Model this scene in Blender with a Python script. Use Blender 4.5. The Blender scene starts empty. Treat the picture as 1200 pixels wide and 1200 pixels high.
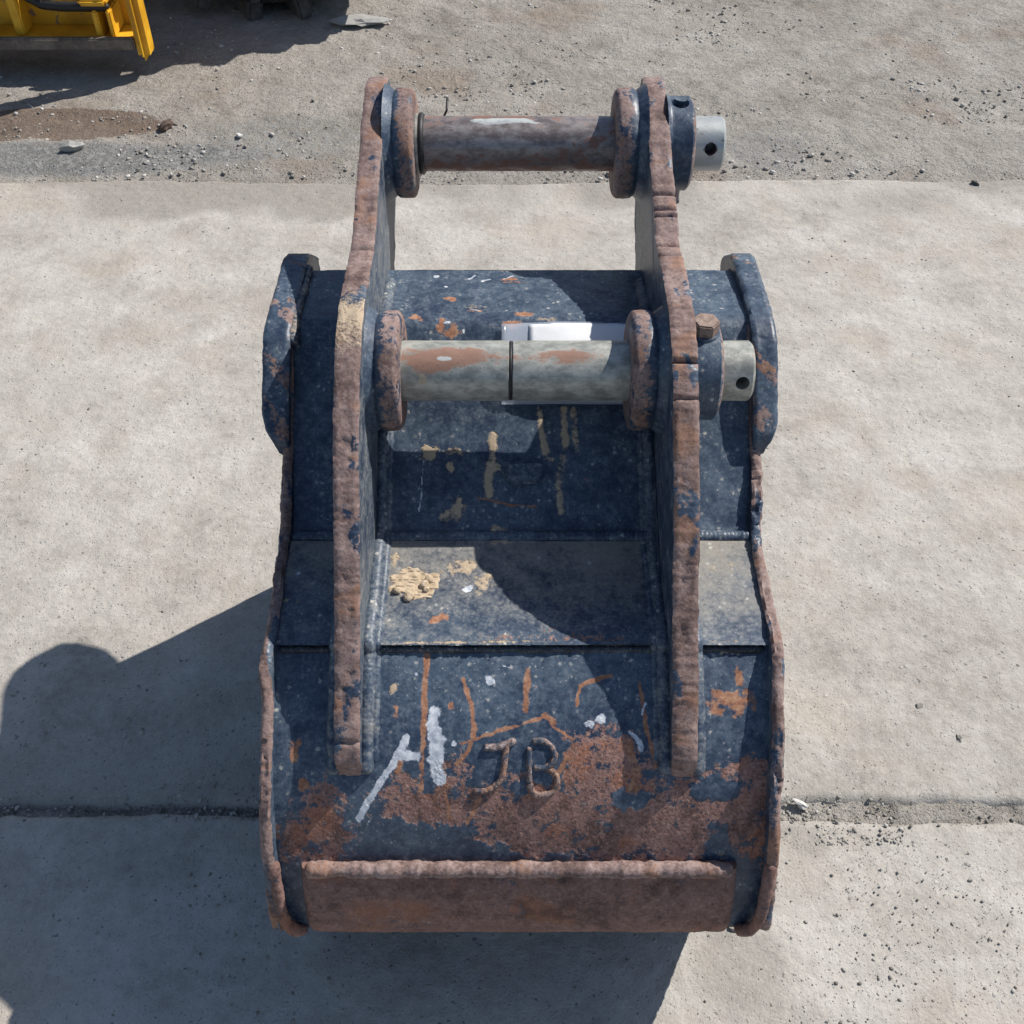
import bpy, bmesh, math, random
import numpy as np
from mathutils import Vector, Matrix

random.seed(7)
RNG = np.random.default_rng(11)
sc = bpy.context.scene
col = sc.collection

# ------------------------------------------------------------------ camera, sky, sun, exposure
D = 1.158                    # metres from the lens to the hanger edges of the bucket
F = 1255.0                   # focal length in photo pixels (photo 1200 px wide)
PITCH = math.radians(46.0)
H = 1.432                    # lens height
CP, SP = math.cos(PITCH), math.sin(PITCH)

cam_d = bpy.data.cameras.new('camera')
cam_d.sensor_width = 36.0
cam_d.lens = F / 1200.0 * 36.0
cam_d.clip_start = 0.05
cam_d.clip_end = 2000.0
cam = bpy.data.objects.new('camera', cam_d)
col.objects.link(cam)
cam.location = (0, 0, H)
cam.rotation_euler = (math.pi / 2 - PITCH, 0, 0)
sc.camera = cam

SUN_TRAVEL = Vector((-1.0, -0.635, -1.300)).normalized()
to_sun = -SUN_TRAVEL
SUN_EL = math.asin(to_sun.z)
SUN_AZ = math.atan2(to_sun.x, to_sun.y)

world = bpy.data.worlds.new('World')
sc.world = world
world.use_nodes = True
wn = world.node_tree
wn.nodes.clear()
wo = wn.nodes.new('ShaderNodeOutputWorld')
wb = wn.nodes.new('ShaderNodeBackground')
ws = wn.nodes.new('ShaderNodeTexSky')
ws.sky_type = 'NISHITA'
ws.sun_disc = False
ws.sun_elevation = SUN_EL
ws.sun_rotation = SUN_AZ
ws.air_density = 1.0
ws.dust_density = 0.6
ws.ozone_density = 1.5
wb.inputs['Strength'].default_value = 0.088
wn.links.new(ws.outputs['Color'], wb.inputs['Color'])
wn.links.new(wb.outputs['Background'], wo.inputs['Surface'])

sun_d = bpy.data.lights.new('sun', 'SUN')
sun_d.energy = 4.6
sun_d.angle = math.radians(0.5)
sun_d.color = (1.0, 0.955, 0.89)
sun = bpy.data.objects.new('sun', sun_d)
col.objects.link(sun)
sun.rotation_euler = SUN_TRAVEL.to_track_quat('-Z', 'Y').to_euler()
sun.location = (3, 2, 4)

sc.view_settings.view_transform = 'Standard'
sc.view_settings.look = 'None'
sc.view_settings.exposure = 0.22
sc.view_settings.gamma = 1.0
sc.view_settings.use_curve_mapping = False
sc.cycles.use_denoising = True
sc.cycles.max_bounces = 8

# ------------------------------------------------------------------ survey helpers
def W(px, py, w):
    """world point of a photo measurement at depth w (in units of D)"""
    v = (py - 600.0) / F * w
    return Vector(((px - 600.0) / F * w * D, (w * CP - v * SP) * D, H - (w * SP + v * CP) * D))

def YZ(py, w):
    p = W(600, py, w)
    return (p.y, p.z)

def G(px, py, z=0.0):
    """ground point of a photo measurement"""
    v = (py - 600.0) / F
    w = (H - z) / D / (SP + v * CP)
    return W(px, py, w)

# ------------------------------------------------------------------ noise
def _h(ix, iy, seed):
    n = (ix.astype(np.int64) * 374761393 + iy.astype(np.int64) * 668265263 + seed * 974711) & 0xffffffff
    n = ((n ^ (n >> 13)) * 1274126177) & 0xffffffff
    n = n ^ (n >> 16)
    return (n & 0xffffff) / float(0xffffff)

def vnoise(x, y, seed=0):
    x = np.asarray(x, float); y = np.asarray(y, float)
    x, y = np.broadcast_arrays(x, y)
    x0 = np.floor(x); y0 = np.floor(y)
    fx = x - x0; fy = y - y0
    fx = fx * fx * (3 - 2 * fx); fy = fy * fy * (3 - 2 * fy)
    a = _h(x0, y0, seed); b = _h(x0 + 1, y0, seed)
    c = _h(x0, y0 + 1, seed); d = _h(x0 + 1, y0 + 1, seed)
    return (a * (1 - fx) + b * fx) * (1 - fy) + (c * (1 - fx) + d * fx) * fy

def fbm(x, y, seed=0, octv=4, gain=0.5):
    s = 0; a = 1; t = 0
    for i in range(octv):
        s = s + a * vnoise(x * 2 ** i, y * 2 ** i, seed + i * 17); t += a; a *= gain
    return s / t

def sstep(a, b, x):
    t = np.clip((x - a) / (b - a), 0, 1)
    return t * t * (3 - 2 * t)

# ------------------------------------------------------------------ mesh helpers
def mesh_np(name, verts, quads, mat, parent=None, attrs=None, smooth=True, tris=None, ngons=None):
    me = bpy.data.meshes.new(name)
    verts = np.asarray(verts, np.float32).reshape(-1, 3)
    loops = []; starts = []; totals = []; off = 0
    for arr in (quads, tris):
        if arr is None or len(arr) == 0: continue
        arr = np.asarray(arr, np.int32)
        k = arr.shape[1]
        loops.append(arr.ravel()); starts.append(off + np.arange(len(arr)) * k)
        totals.append(np.full(len(arr), k)); off += arr.size
    for ng in (ngons or []):
        ng = np.asarray(ng, np.int32)
        loops.append(ng); starts.append(np.array([off])); totals.append(np.array([len(ng)])); off += len(ng)
    loops = np.concatenate(loops).astype(np.int32); starts = np.concatenate(starts).astype(np.int32)
    me.vertices.add(len(verts)); me.vertices.foreach_set('co', verts.ravel())
    me.loops.add(len(loops)); me.loops.foreach_set('vertex_index', loops)
    me.polygons.add(len(starts)); me.polygons.foreach_set('loop_start', starts)
    me.update(calc_edges=True)
    me.validate()
    if smooth:
        me.polygons.foreach_set('use_smooth', np.ones(len(me.polygons), bool))
    for k, a in (attrs or {}).items():
        at = me.attributes.new(k, 'FLOAT', 'POINT')
        at.data.foreach_set('value', np.asarray(a, np.float32).ravel())
    if mat: me.materials.append(mat)
    o = bpy.data.objects.new(name, me)
    col.objects.link(o)
    if parent is not None: o.parent = parent
    return o

def grid_quads(n, m, wrap=False, base=0):
    i = np.arange(n - 1)[:, None]; j = np.arange(m if wrap else m - 1)[None, :]
    j2 = (j + 1) % m
    q = np.stack([i * m + j, i * m + j2, (i + 1) * m + j2, (i + 1) * m + j], -1)
    return q.reshape(-1, 4) + base

def catmull(pts, step):
    pts = np.asarray(pts, float)
    P = np.vstack([2 * pts[0] - pts[1], pts, 2 * pts[-1] - pts[-2]])
    out = []
    for i in range(1, len(P) - 2):
        n = max(2, int(np.linalg.norm(P[i + 1] - P[i]) / step * 2))
        t = np.linspace(0, 1, n, endpoint=False)[:, None]
        a, b, c, d = P[i - 1], P[i], P[i + 1], P[i + 2]
        out.append(0.5 * ((2 * b) + (-a + c) * t + (2 * a - 5 * b + 4 * c - d) * t ** 2 + (-a + 3 * b - 3 * c + d) * t ** 3))
    out.append(pts[-1:])
    return resample(np.vstack(out), step)

def resample(p, step):
    seg = np.linalg.norm(np.diff(p, axis=0), axis=1)
    s = np.concatenate([[0], np.cumsum(seg)])
    n = max(2, int(round(s[-1] / step)) + 1)
    t = np.linspace(0, s[-1], n)
    return np.stack([np.interp(t, s, p[:, k]) for k in range(p.shape[1])], 1)

def tube(name, path, rad, mat, parent=None, seg=10, step=0.002, ripple=0.0, pitch=0.006, noise=0.1, seed=0, attrs=None, flat=1.0, capped=True):
    """rounded bead / rod along a path; ripple gives weld scales"""
    p = resample(np.asarray([tuple(q) for q in path], float), step)
    n = len(p)
    s = np.arange(n) * step
    T = np.gradient(p, axis=0); T /= np.linalg.norm(T, axis=1)[:, None] + 1e-12
    up = np.array([0.0, -0.6, 0.8])
    A = np.cross(T, up); A /= np.linalg.norm(A, axis=1)[:, None] + 1e-9
    B = np.cross(A, T)
    r = rad * (1 + ripple * np.abs(np.sin(math.pi * s / pitch + 2 * vnoise(s * 60, s * 0, seed))) + noise * 2 * (fbm(s * 90, s * 0 + 3, seed) - 0.5))
    if capped:
        e = np.minimum(s, s[-1] - s) / rad
        r = r * np.sqrt(np.clip(1 - (1 - np.clip(e, 0, 1)) ** 2, 0.0004, 1))
    a = np.linspace(0, 2 * math.pi, seg, endpoint=False)
    rr = r[:, None] * (1 + noise * 1.2 * (fbm(s[:, None] * 160, a[None, :] * 2 + 5, seed + 5) - 0.5))
    V = p[:, None, :] + rr[..., None] * (np.cos(a)[None, :, None] * A[:, None, :] + flat * np.sin(a)[None, :, None] * B[:, None, :])
    nv = n * seg
    at = {k: np.full(nv, v) for k, v in (attrs or {}).items()}
    return mesh_np(name, V.reshape(-1, 3), grid_quads(n, seg, True), mat, parent, at,
                   ngons=[list(range(seg))[::-1], list(range(nv - seg, nv))])

def lathe(name, prof, centre, mat, parent=None, seg=72, attr_f=None, rough=0.0, seed=0, axis='X', ang0=0.0, sharp=True):
    """revolve (axial, radius) profile round the X axis (or Y) at centre; prof dense where needed"""
    prof = np.asarray(prof, float)
    n = len(prof)
    a = np.linspace(0, 2 * math.pi, seg, endpoint=False) + ang0
    ax = prof[:, 0][:, None] * np.ones(seg)[None]
    r = prof[:, 1][:, None] * np.ones(seg)[None]
    if rough:
        r = r + rough * 2 * (fbm(ax * 70 + 9, a[None, :] * 6, seed) - 0.5) * (r > 1e-4)
    u = r * np.cos(a); v = r * np.sin(a)
    if axis == 'X': V = np.stack([ax, u, v], -1)
    elif axis == 'Y': V = np.stack([v, ax, u], -1)
    else: V = np.stack([u, v, ax], -1)
    V = V.reshape(-1, 3) + np.asarray(centre)[None]
    at = attr_f(ax.ravel(), np.tile(a, n), r.ravel()) if attr_f else None
    o = mesh_np(name, V, grid_quads(n, seg, True), mat, parent, at)
    if sharp: set_sharp(o, 40)
    return o

def set_sharp(o, deg):
    try:
        o.data.set_sharp_from_angle(angle=math.radians(deg))
    except Exception:
        pass

def boolean_cut(o, cutter):
    bm = bmesh.new(); bm.from_mesh(o.data)
    bmesh.ops.remove_doubles(bm, verts=bm.verts, dist=1e-6)
    bmesh.ops.recalc_face_normals(bm, faces=bm.faces)
    bm.to_mesh(o.data); bm.free()
    m = o.modifiers.new('cut', 'BOOLEAN'); m.operation = 'DIFFERENCE'; m.object = cutter; m.solver = 'EXACT'
    dg = bpy.context.evaluated_depsgraph_get()
    me = bpy.data.meshes.new_from_object(o.evaluated_get(dg))
    o.modifiers.clear(); old = o.data; o.data = me; me.name = old.name
    bpy.data.meshes.remove(old)
    cm = cutter.data; bpy.data.objects.remove(cutter); bpy.data.meshes.remove(cm)
    set_sharp(o, 35)

def rod(name, p, q, r, seg=24, mat=None, parent=None):
    p = Vector(p); q = Vector(q); d = q - p
    bm = bmesh.new()
    bmesh.ops.create_cone(bm, cap_ends=True, segments=seg, radius1=r, radius2=r, depth=d.length,
                          matrix=Matrix.Translation((p + q) / 2) @ d.to_track_quat('Z', 'Y').to_matrix().to_4x4())
    me = bpy.data.meshes.new(name); bm.to_mesh(me); bm.free()
    o = bpy.data.objects.new(name, me); col.objects.link(o)
    if mat: me.materials.append(mat)
    for f in me.polygons: f.use_smooth = True
    set_sharp(o, 40)
    if parent: o.parent = parent
    return o

def thing(name, label, cat, loc=(0, 0, 0), group=None):
    o = bpy.data.objects.new(name, None); o.empty_display_size = 0.1
    col.objects.link(o); o.location = loc
    tag(o, label, cat, group)
    return o

def tag(o, label, cat, group=None):
    o['label'] = label; o['category'] = cat
    if group: o['group'] = group
    return o

# parts are modelled in world coordinates; adopt() keeps them there under a moved parent
def adopt(root):
    bpy.context.view_layer.update()
    inv = root.matrix_world.inverted()
    for ch in root.children: ch.matrix_parent_inverse = inv

# ------------------------------------------------------------------ materials
class NT:
    def __init__(self, name):
        self.m = bpy.data.materials.new(name); self.m.use_nodes = True
        self.t = self.m.node_tree; self.t.nodes.clear()
        self.out = self.n('ShaderNodeOutputMaterial')
        self.b = self.n('ShaderNodeBsdfPrincipled')
        self.l(self.b.outputs[0], self.out.inputs[0])
        self.co = self.n('ShaderNodeTexCoord').outputs['Object']
    def n(self, t): return self.t.nodes.new(t)
    def l(self, a, b): self.t.links.new(a, b)
    def set(self, sock, v):
        if isinstance(v, bpy.types.NodeSocket): self.l(v, sock)
        elif isinstance(v, (tuple, list)): sock.default_value = (*v, 1.0)[:4] if len(sock.default_value) == 4 else v
        else: sock.default_value = v
    def mapping(self, scale):
        m = self.n('ShaderNodeMapping'); self.l(self.co, m.inputs['Vector'])
        m.inputs['Scale'].default_value = scale
        return m.outputs[0]
    def noise(self, scale, detail=4, rough=0.55, vec=None, dist=0.0):
        n = self.n('ShaderNodeTexNoise'); self.l(vec or self.co, n.inputs['Vector'])
        n.inputs['Scale'].default_value = scale; n.inputs['Detail'].default_value = detail
        n.inputs['Roughness'].default_value = rough; n.inputs['Distortion'].default_value = dist
        return n.outputs['Fac']
    def voro(self, scale, vec=None, feature='F1'):
        n = self.n('ShaderNodeTexVoronoi'); self.l(vec or self.co, n.inputs['Vector'])
        n.feature = feature
        n.inputs['Scale'].default_value = scale
        return n.outputs['Distance']
    def vcell(self, scale):
        n = self.n('ShaderNodeTexVoronoi'); self.l(self.co, n.inputs['Vector']); n.inputs['Scale'].default_value = scale
        s = self.n('ShaderNodeSeparateColor'); self.l(n.outputs['Color'], s.inputs[0])
        return n.outputs['Distance'], s.outputs[0], s.outputs[1]
    def attr(self, name):
        n = self.n('ShaderNodeAttribute'); n.attribute_name = name
        return n.outputs['Fac']
    def math(self, op, a, b=None, c=None, clamp=False):
        n = self.n('ShaderNodeMath'); n.operation = op; n.use_clamp = clamp
        self.set(n.inputs[0], a)
        if b is not None: self.set(n.inputs[1], b)
        if c is not None: self.set(n.inputs[2], c)
        return n.outputs[0]
    def step(self, x, a, b):
        n = self.n('ShaderNodeMapRange'); n.interpolation_type = 'SMOOTHSTEP'
        self.set(n.inputs['Value'], x)
        n.inputs['From Min'].default_value = a; n.inputs['From Max'].default_value = b
        return n.outputs[0]
    def mix(self, f, a, b):
        n = self.n('ShaderNodeMix'); n.data_type = 'RGBA'
        self.set(n.inputs[0], f); self.set(n.inputs[6], a); self.set(n.inputs[7], b)
        return n.outputs[2]
    def ramp(self, x, stops):
        n = self.n('ShaderNodeValToRGB'); self.set(n.inputs[0], x)
        e = n.color_ramp.elements
        while len(e) < len(stops): e.new(0.5)
        for k, (p, c) in enumerate(stops):
            e[k].position = p; e[k].color = (*c, 1)
        return n.outputs[0]
    def bump(self, h, strength, dist, normal=None):
        n = self.n('ShaderNodeBump'); self.set(n.inputs['Height'], h)
        n.inputs['Strength'].default_value = strength; n.inputs['Distance'].default_value = dist
        if normal: self.l(normal, n.inputs['Normal'])
        return n.outputs[0]
    def done(self, color, rough, normal=None, spec=0.5, metal=0.0):
        self.set(self.b.inputs['Base Color'], color)
        self.set(self.b.inputs['Roughness'], rough)
        self.set(self.b.inputs['Metallic'], metal)
        self.b.inputs['Specular IOR Level'].default_value = spec
        if normal: self.l(normal, self.b.inputs['Normal'])
        return self.m

RUST_D = (0.098, 0.060, 0.052)
RUST_M = (0.205, 0.135, 0.118)
RUST_P = (0.37, 0.275, 0.250)
RUST_O = (0.31, 0.150, 0.080)

def mat_steel(name, paint_a=(0.026, 0.043, 0.078), paint_b=(0.076, 0.110, 0.154), rust0=0.0, dust0=0.0, speck=0.5, paint_rough=0.42, pale=0.45, red=0.0, dark=1.0, grit=1.0):
    """worn navy paint over steel; attributes rust/orange/white/tan/dust carry the wear that has its own shape"""
    k = NT(name)
    n_big = k.noise(9, 4, 0.6)
    n_mid = k.noise(38, 5, 0.62)
    n_c = k.noise(95, 5, 0.68)
    n_fin = k.noise(240, 4, 0.65)
    n_grit = k.noise(620, 3, 0.6)
    n_sp = k.noise(330, 2, 0.5)
    def mixn(*wn):
        t = None
        for w, n in wn:
            q = k.math('MULTIPLY', n, w); t = q if t is None else k.math('ADD', t, q)
        return t
    paint = k.mix(k.step(mixn((0.4, n_big), (0.35, n_mid), (0.25, n_c)), 0.38, 0.62), paint_a, paint_b)
    mott = k.math('MULTIPLY', k.step(mixn((0.5, n_fin), (0.3, n_c), (0.2, n_mid)), 0.46, 0.64), 0.50 * speck + 0.05)
    colr = k.mix(mott, paint, (0.215, 0.250, 0.285))
    colr = k.mix(k.math('MULTIPLY', k.step(mixn((0.6, n_fin), (0.4, n_c)), 0.46, 0.36), 0.45), colr, tuple(0.45 * a for a in paint_a))
    film = k.math('ADD', k.attr('dust'), dust0)
    film_m = k.math('MULTIPLY', k.step(k.math('ADD', film, k.math('MULTIPLY', k.math('SUBTRACT', mixn((0.4, n_mid), (0.3, n_c), (0.3, n_fin)), 0.5), 2.2)), 0.2, 1.0), 0.85)
    colr = k.mix(film_m, colr, k.mix(n_fin, (0.25, 0.225, 0.185), (0.36, 0.325, 0.27)))
    # scuffs, pale chips, fine scratches in two directions
    scr = k.noise(55, 4, 0.75, k.mapping((11, 1, 1)), 0.5)
    scr2 = k.noise(60, 4, 0.75, k.mapping((1.1, 9, 9)), 0.4)
    scratch = k.math('MAXIMUM', k.step(scr, 0.655, 0.70), k.step(scr2, 0.665, 0.71))
    colr = k.mix(k.math('MULTIPLY', k.math('MULTIPLY', scratch, k.step(n_mid, 0.42, 0.58)), 0.75 * speck), colr, (0.30, 0.31, 0.31))
    d1, c1, c2 = k.vcell(150)
    fleck = k.math('MULTIPLY', k.step(k.math('ADD', d1, k.math('MULTIPLY', k.math('SUBTRACT', n_grit, 0.5), 0.9)), 0.40, 0.22), k.math('GREATER_THAN', c1, 1 - 0.26 * speck))
    chip = k.step(n_sp, 0.655, 0.70)
    fl = k.math('MULTIPLY', k.math('MAXIMUM', fleck, k.math('MULTIPLY', chip, 0.8)), k.step(mixn((0.6, n_mid), (0.4, n_big)), 0.44, 0.60))
    colr = k.mix(k.math('MULTIPLY', fl, 0.5 + 0.5 * speck), colr, k.mix(c2, (0.30, 0.32, 0.33), (0.60, 0.57, 0.50)))
    # rust
    brk = k.math('MULTIPLY', k.math('SUBTRACT', mixn((0.36, n_mid), (0.34, n_c), (0.30, n_fin)), 0.5), 3.3)
    rs = k.step(k.math('ADD', k.math('ADD', k.attr('rust'), rust0), brk), 0.42, 0.60)
    rd = lambda c, f: tuple(dark * x for x in (c[0] * (1 + 0.30 * red * f), c[1] * (1 - 0.16 * red), c[2] * (1 - 0.30 * red)))
    n_r = k.noise(24, 5, 0.65)
    rcol = k.ramp(mixn((0.30, n_r), (0.35, n_c), (0.35, n_fin)),
                  [(0.37, rd(RUST_D, .4)), (0.47, rd(RUST_M, .8)), (0.55, rd(tuple(a * (1 - pale) + b * pale for a, b in zip(RUST_M, RUST_P)), 1)), (0.64, rd(RUST_P, 1))])
    rcol = k.mix(k.math('MULTIPLY', k.step(k.noise(17, 4, 0.6), 0.53, 0.64), 0.55), rcol, rd(RUST_O, 1))
    rcol = k.mix(k.math('MULTIPLY', k.step(n_r, 0.46, 0.36), 0.55), rcol, rd(RUST_D, .3))
    rcol = k.mix(k.math('MULTIPLY', k.step(n_sp, 0.60, 0.68), 0.6 * grit), rcol, (0.44, 0.34, 0.27))
    rcol = k.mix(k.math('MULTIPLY', k.step(n_sp, 0.42, 0.34), 0.65 * grit), rcol, (0.045, 0.028, 0.024))
    colr = k.mix(rs, colr, rcol)
    og = k.step(k.math('ADD', k.attr('orange'), k.math('MULTIPLY', brk, 0.62)), 0.32, 0.66)
    ocol = k.ramp(mixn((0.5, n_c), (0.5, n_fin)), [(0.36, (0.20, 0.085, 0.050)), (0.50, (0.33, 0.155, 0.090)), (0.63, (0.46, 0.27, 0.17))])
    colr = k.mix(og, colr, ocol)
    # mud, splashed paint and the painted highlights of the bead letters
    tn = k.step(k.math('ADD', k.attr('tan'), k.math('MULTIPLY', brk, 0.60)), 0.36, 0.68)
    colr = k.mix(tn, colr, k.mix(n_fin, (0.34, 0.255, 0.17), (0.60, 0.48, 0.34)))
    wt = k.step(k.math('ADD', k.attr('white'), k.math('MULTIPLY', brk, 0.55)), 0.34, 0.64)
    colr = k.mix(wt, colr, k.mix(k.step(n_c, 0.35, 0.65), (0.36, 0.40, 0.46), (0.72, 0.74, 0.78)))
    rough = k.math('ADD', paint_rough, k.math('MULTIPLY', k.math('MAXIMUM', k.math('MAXIMUM', rs, og), k.math('MAXIMUM', tn, film_m)), 0.42), clamp=True)
    hgt = k.math('ADD', k.math('MULTIPLY', n_fin, k.math('ADD', 0.16, k.math('MULTIPLY', rs, 0.9 * (0.35 + 0.65 * grit)))),
                 k.math('ADD', k.math('MULTIPLY', rs, -0.40), k.math('ADD', k.math('MULTIPLY', tn, 0.9), k.math('MULTIPLY', wt, 0.3))))
    hgt = k.math('ADD', hgt, k.math('MULTIPLY', n_sp, k.math('ADD', 0.10, k.math('MULTIPLY', rs, 0.7 * grit))))
    nb = k.bump(hgt, 0.8, 0.0013)
    nb = k.bump(n_mid, 0.25, 0.003, nb)
    return k.done(colr, rough, nb, 0.45)

M_PANEL = mat_steel('worn_navy_paint', red=0.5, speck=0.68, grit=0.8)
M_PLATE = mat_steel('worn_navy_plate', rust0=0.06, dust0=0.10, speck=0.6, grit=0.3)
M_RUSTY = mat_steel('rusty_plate_edge', rust0=0.62, pale=0.7, grit=0.3)
M_WEAR = mat_steel('brown_wear_plate', rust0=0.55, pale=0.35, red=0.4, dark=0.78, grit=0.35)
M_BOSS = mat_steel('rusty_boss', rust0=0.30, speck=0.6, grit=0.35)
M_WELD = mat_steel('painted_weld', rust0=0.05, dust0=0.12, speck=0.9)
M_SHADEWELD = mat_steel('shaded_weld', paint_a=(0.014, 0.017, 0.024), paint_b=(0.035, 0.040, 0.048), rust0=0.18, dust0=0.1)  # darker weld paint for the lap groove: its shade is put into the colour

def mat_pin(name, base_a, base_b, rust0, metal=0.35, rust_cols=((0.20, 0.10, 0.07), (0.36, 0.22, 0.16)), rough=0.45):
    k = NT(name)
    v = k.mapping((0.6, 1, 1))
    n1 = k.noise(16, 5, 0.65, v); n2 = k.noise(80, 6, 0.68, v); n3 = k.noise(400, 3, 0.6)
    c = k.mix(k.step(n2, 0.35, 0.65), base_a, base_b)
    mk = k.step(k.math('ADD', k.math('ADD', k.attr('rust'), rust0), k.math('MULTIPLY', k.math('SUBTRACT', k.math('ADD', k.math('MULTIPLY', n1, 0.40), k.math('MULTIPLY', n2, 0.60)), 0.5), 2.6)), 0.40, 0.66)
    c = k.mix(mk, c, k.mix(n2, *rust_cols))
    dk = k.math('MULTIPLY', k.step(n3, 0.62, 0.70), k.step(n1, 0.45, 0.6))
    c = k.mix(k.math('MULTIPLY', dk, 0.7), c, (0.04, 0.04, 0.04))
    c = k.mix(k.step(k.attr('dark'), 0.4, 0.6), c, (0.012, 0.012, 0.013))
    c = k.mix(k.step(k.math('ADD', k.attr('tan'), k.math('MULTIPLY', k.math('SUBTRACT', n2, 0.5), 1.2)), 0.45, 0.55), c, (0.48, 0.40, 0.28))
    c = k.mix(k.step(k.math('ADD', k.attr('white'), k.math('MULTIPLY', k.math('SUBTRACT', n2, 0.5), 1.0)), 0.45, 0.6), c, (0.44, 0.46, 0.45))
    r = k.math('ADD', rough, k.math('MULTIPLY', mk, 0.3), clamp=True)
    nb = k.bump(k.math('ADD', k.math('MULTIPLY', n2, 0.5), k.math('MULTIPLY', n3, 0.35)), 0.4, 0.0012)
    return k.done(c, r, nb, 0.5, k.math('MULTIPLY', k.math('SUBTRACT', 1.0, mk), metal))

M_PIN2 = mat_pin('dull_zinc_pin', (0.25, 0.255, 0.23), (0.48, 0.48, 0.43), 0.13, 0.25)
M_PIN1 = mat_pin('worn_rusty_pin', (0.15, 0.12, 0.115), (0.33, 0.30, 0.29), 0.33, 0.4, ((0.11, 0.055, 0.042), (0.27, 0.14, 0.10)), 0.42)

def mat_plain(name, a, b, scale=30, rough=0.6, metal=0.0, bump=0.3, spec=0.5):
    k = NT(name)
    n1 = k.noise(scale, 5, 0.6); n2 = k.noise(scale * 7, 4, 0.6)
    c = k.mix(k.step(k.math('ADD', k.math('MULTIPLY', n1, 0.6), k.math('MULTIPLY', n2, 0.4)), 0.35, 0.65), a, b)
    nb = k.bump(k.math('ADD', n1, k.math('MULTIPLY', n2, 0.4)), bump, 0.002)
    return k.done(c, rough, nb, spec, metal)

M_BLACK = mat_plain('black_rubber', (0.010, 0.010, 0.011), (0.022, 0.022, 0.023), 60, 0.55)
M_BOLT = mat_plain('rusty_bolt', (0.16, 0.10, 0.08), (0.36, 0.27, 0.22), 120, 0.8)
M_MUD = mat_plain('dried_mud', (0.42, 0.32, 0.21), (0.62, 0.50, 0.36), 90, 0.95, bump=0.8)
M_PAPER = mat_plain('white_paper', (0.78, 0.79, 0.80), (0.82, 0.83, 0.84), 20, 0.6, bump=0.05)
M_YELLOW = None

# ------------------------------------------------------------------ the bucket
# photo measurements: image row and depth of the outer skin, panel by panel
SK_A = [(317, 1.240), (345, 1.197), (366, 1.168)]
SK_AB = [(366, 1.168), (374, 1.159), (382, 1.1555), (392, 1.1545)]
SK_B = [(392, 1.1545), (500, 1.146), (600, 1.134), (624, 1.129)]
SK_C = [(634, 1.121), (690, 1.082), (756, 1.0325)]
SK_D = [(757, 1.0390), (790, 1.0315), (850, 1.0215), (900, 1.0195), (950, 1.0240), (1000, 1.0370), (1050, 1.056), (1087, 1.076)]
_all = np.array(SK_A + SK_AB[1:] + SK_B[1:] + SK_C + SK_D)
def skw(y): return float(np.interp(y, _all[:, 0], _all[:, 1]))
# the bowl is a little wider towards its mouth than at the heel
_z0, _z1 = YZ(850, 1.0)[1], YZ(545, 1.137)[1]
def taper(z): return 1.0 + 0.036 * np.clip((np.asarray(z) - _z0) / (_z1 - _z0), 0, 1)
XL, XR = -0.262, 0.284          # inner faces of the side plates

def prof(lst, step=0.0013): return catmull([YZ(*q) for q in lst], step)

def locate(px, py):
    """which skin point (x, arc length, panel) a photo pixel shows"""
    best = None
    for nm, p in SKIN.items():
        fy = p[:, 0] * CP + (H - p[:, 1]) * SP            # depth
        vv = (H - p[:, 1]) * CP - p[:, 0] * SP            # down
        rows = 600 + F * vv / fy
        i = int(np.argmin(np.abs(rows - py)))
        e = abs(rows[i] - py)
        if best is None or e < best[0]:
            best = (e, nm, i, (px - 600) / F * fy[i])
    e, nm, i, x = best
    s = OFFS[nm] + i * STEP[nm]
    return x, s

SKIN = {'top_plate': np.vstack([prof(SK_A)[:-1], prof(SK_AB)]), 'back_plate': prof(SK_B), 'middle_plate': prof(SK_C), 'heel_plate': prof(SK_D)}
STEP = {k: float(np.linalg.norm(np.diff(p, axis=0), axis=1).mean()) for k, p in SKIN.items()}
OFFS = {}
_o = 0.0
for _k, _p in SKIN.items():
    OFFS[_k] = _o; _o += STEP[_k] * (len(_p) - 1) + 0.004

# wear with a shape of its own: strokes (polyline, half width mm) and blobs (centre, half sizes)
def S(pts, hw, amp=1.0): return ('s', [locate(*p) for p in pts], hw * 0.00064, amp)
def Bl(px, py, rx, ry, amp=1.0): return ('b', locate(px, py), rx * 0.00093, ry * 0.00098, amp)

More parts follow.
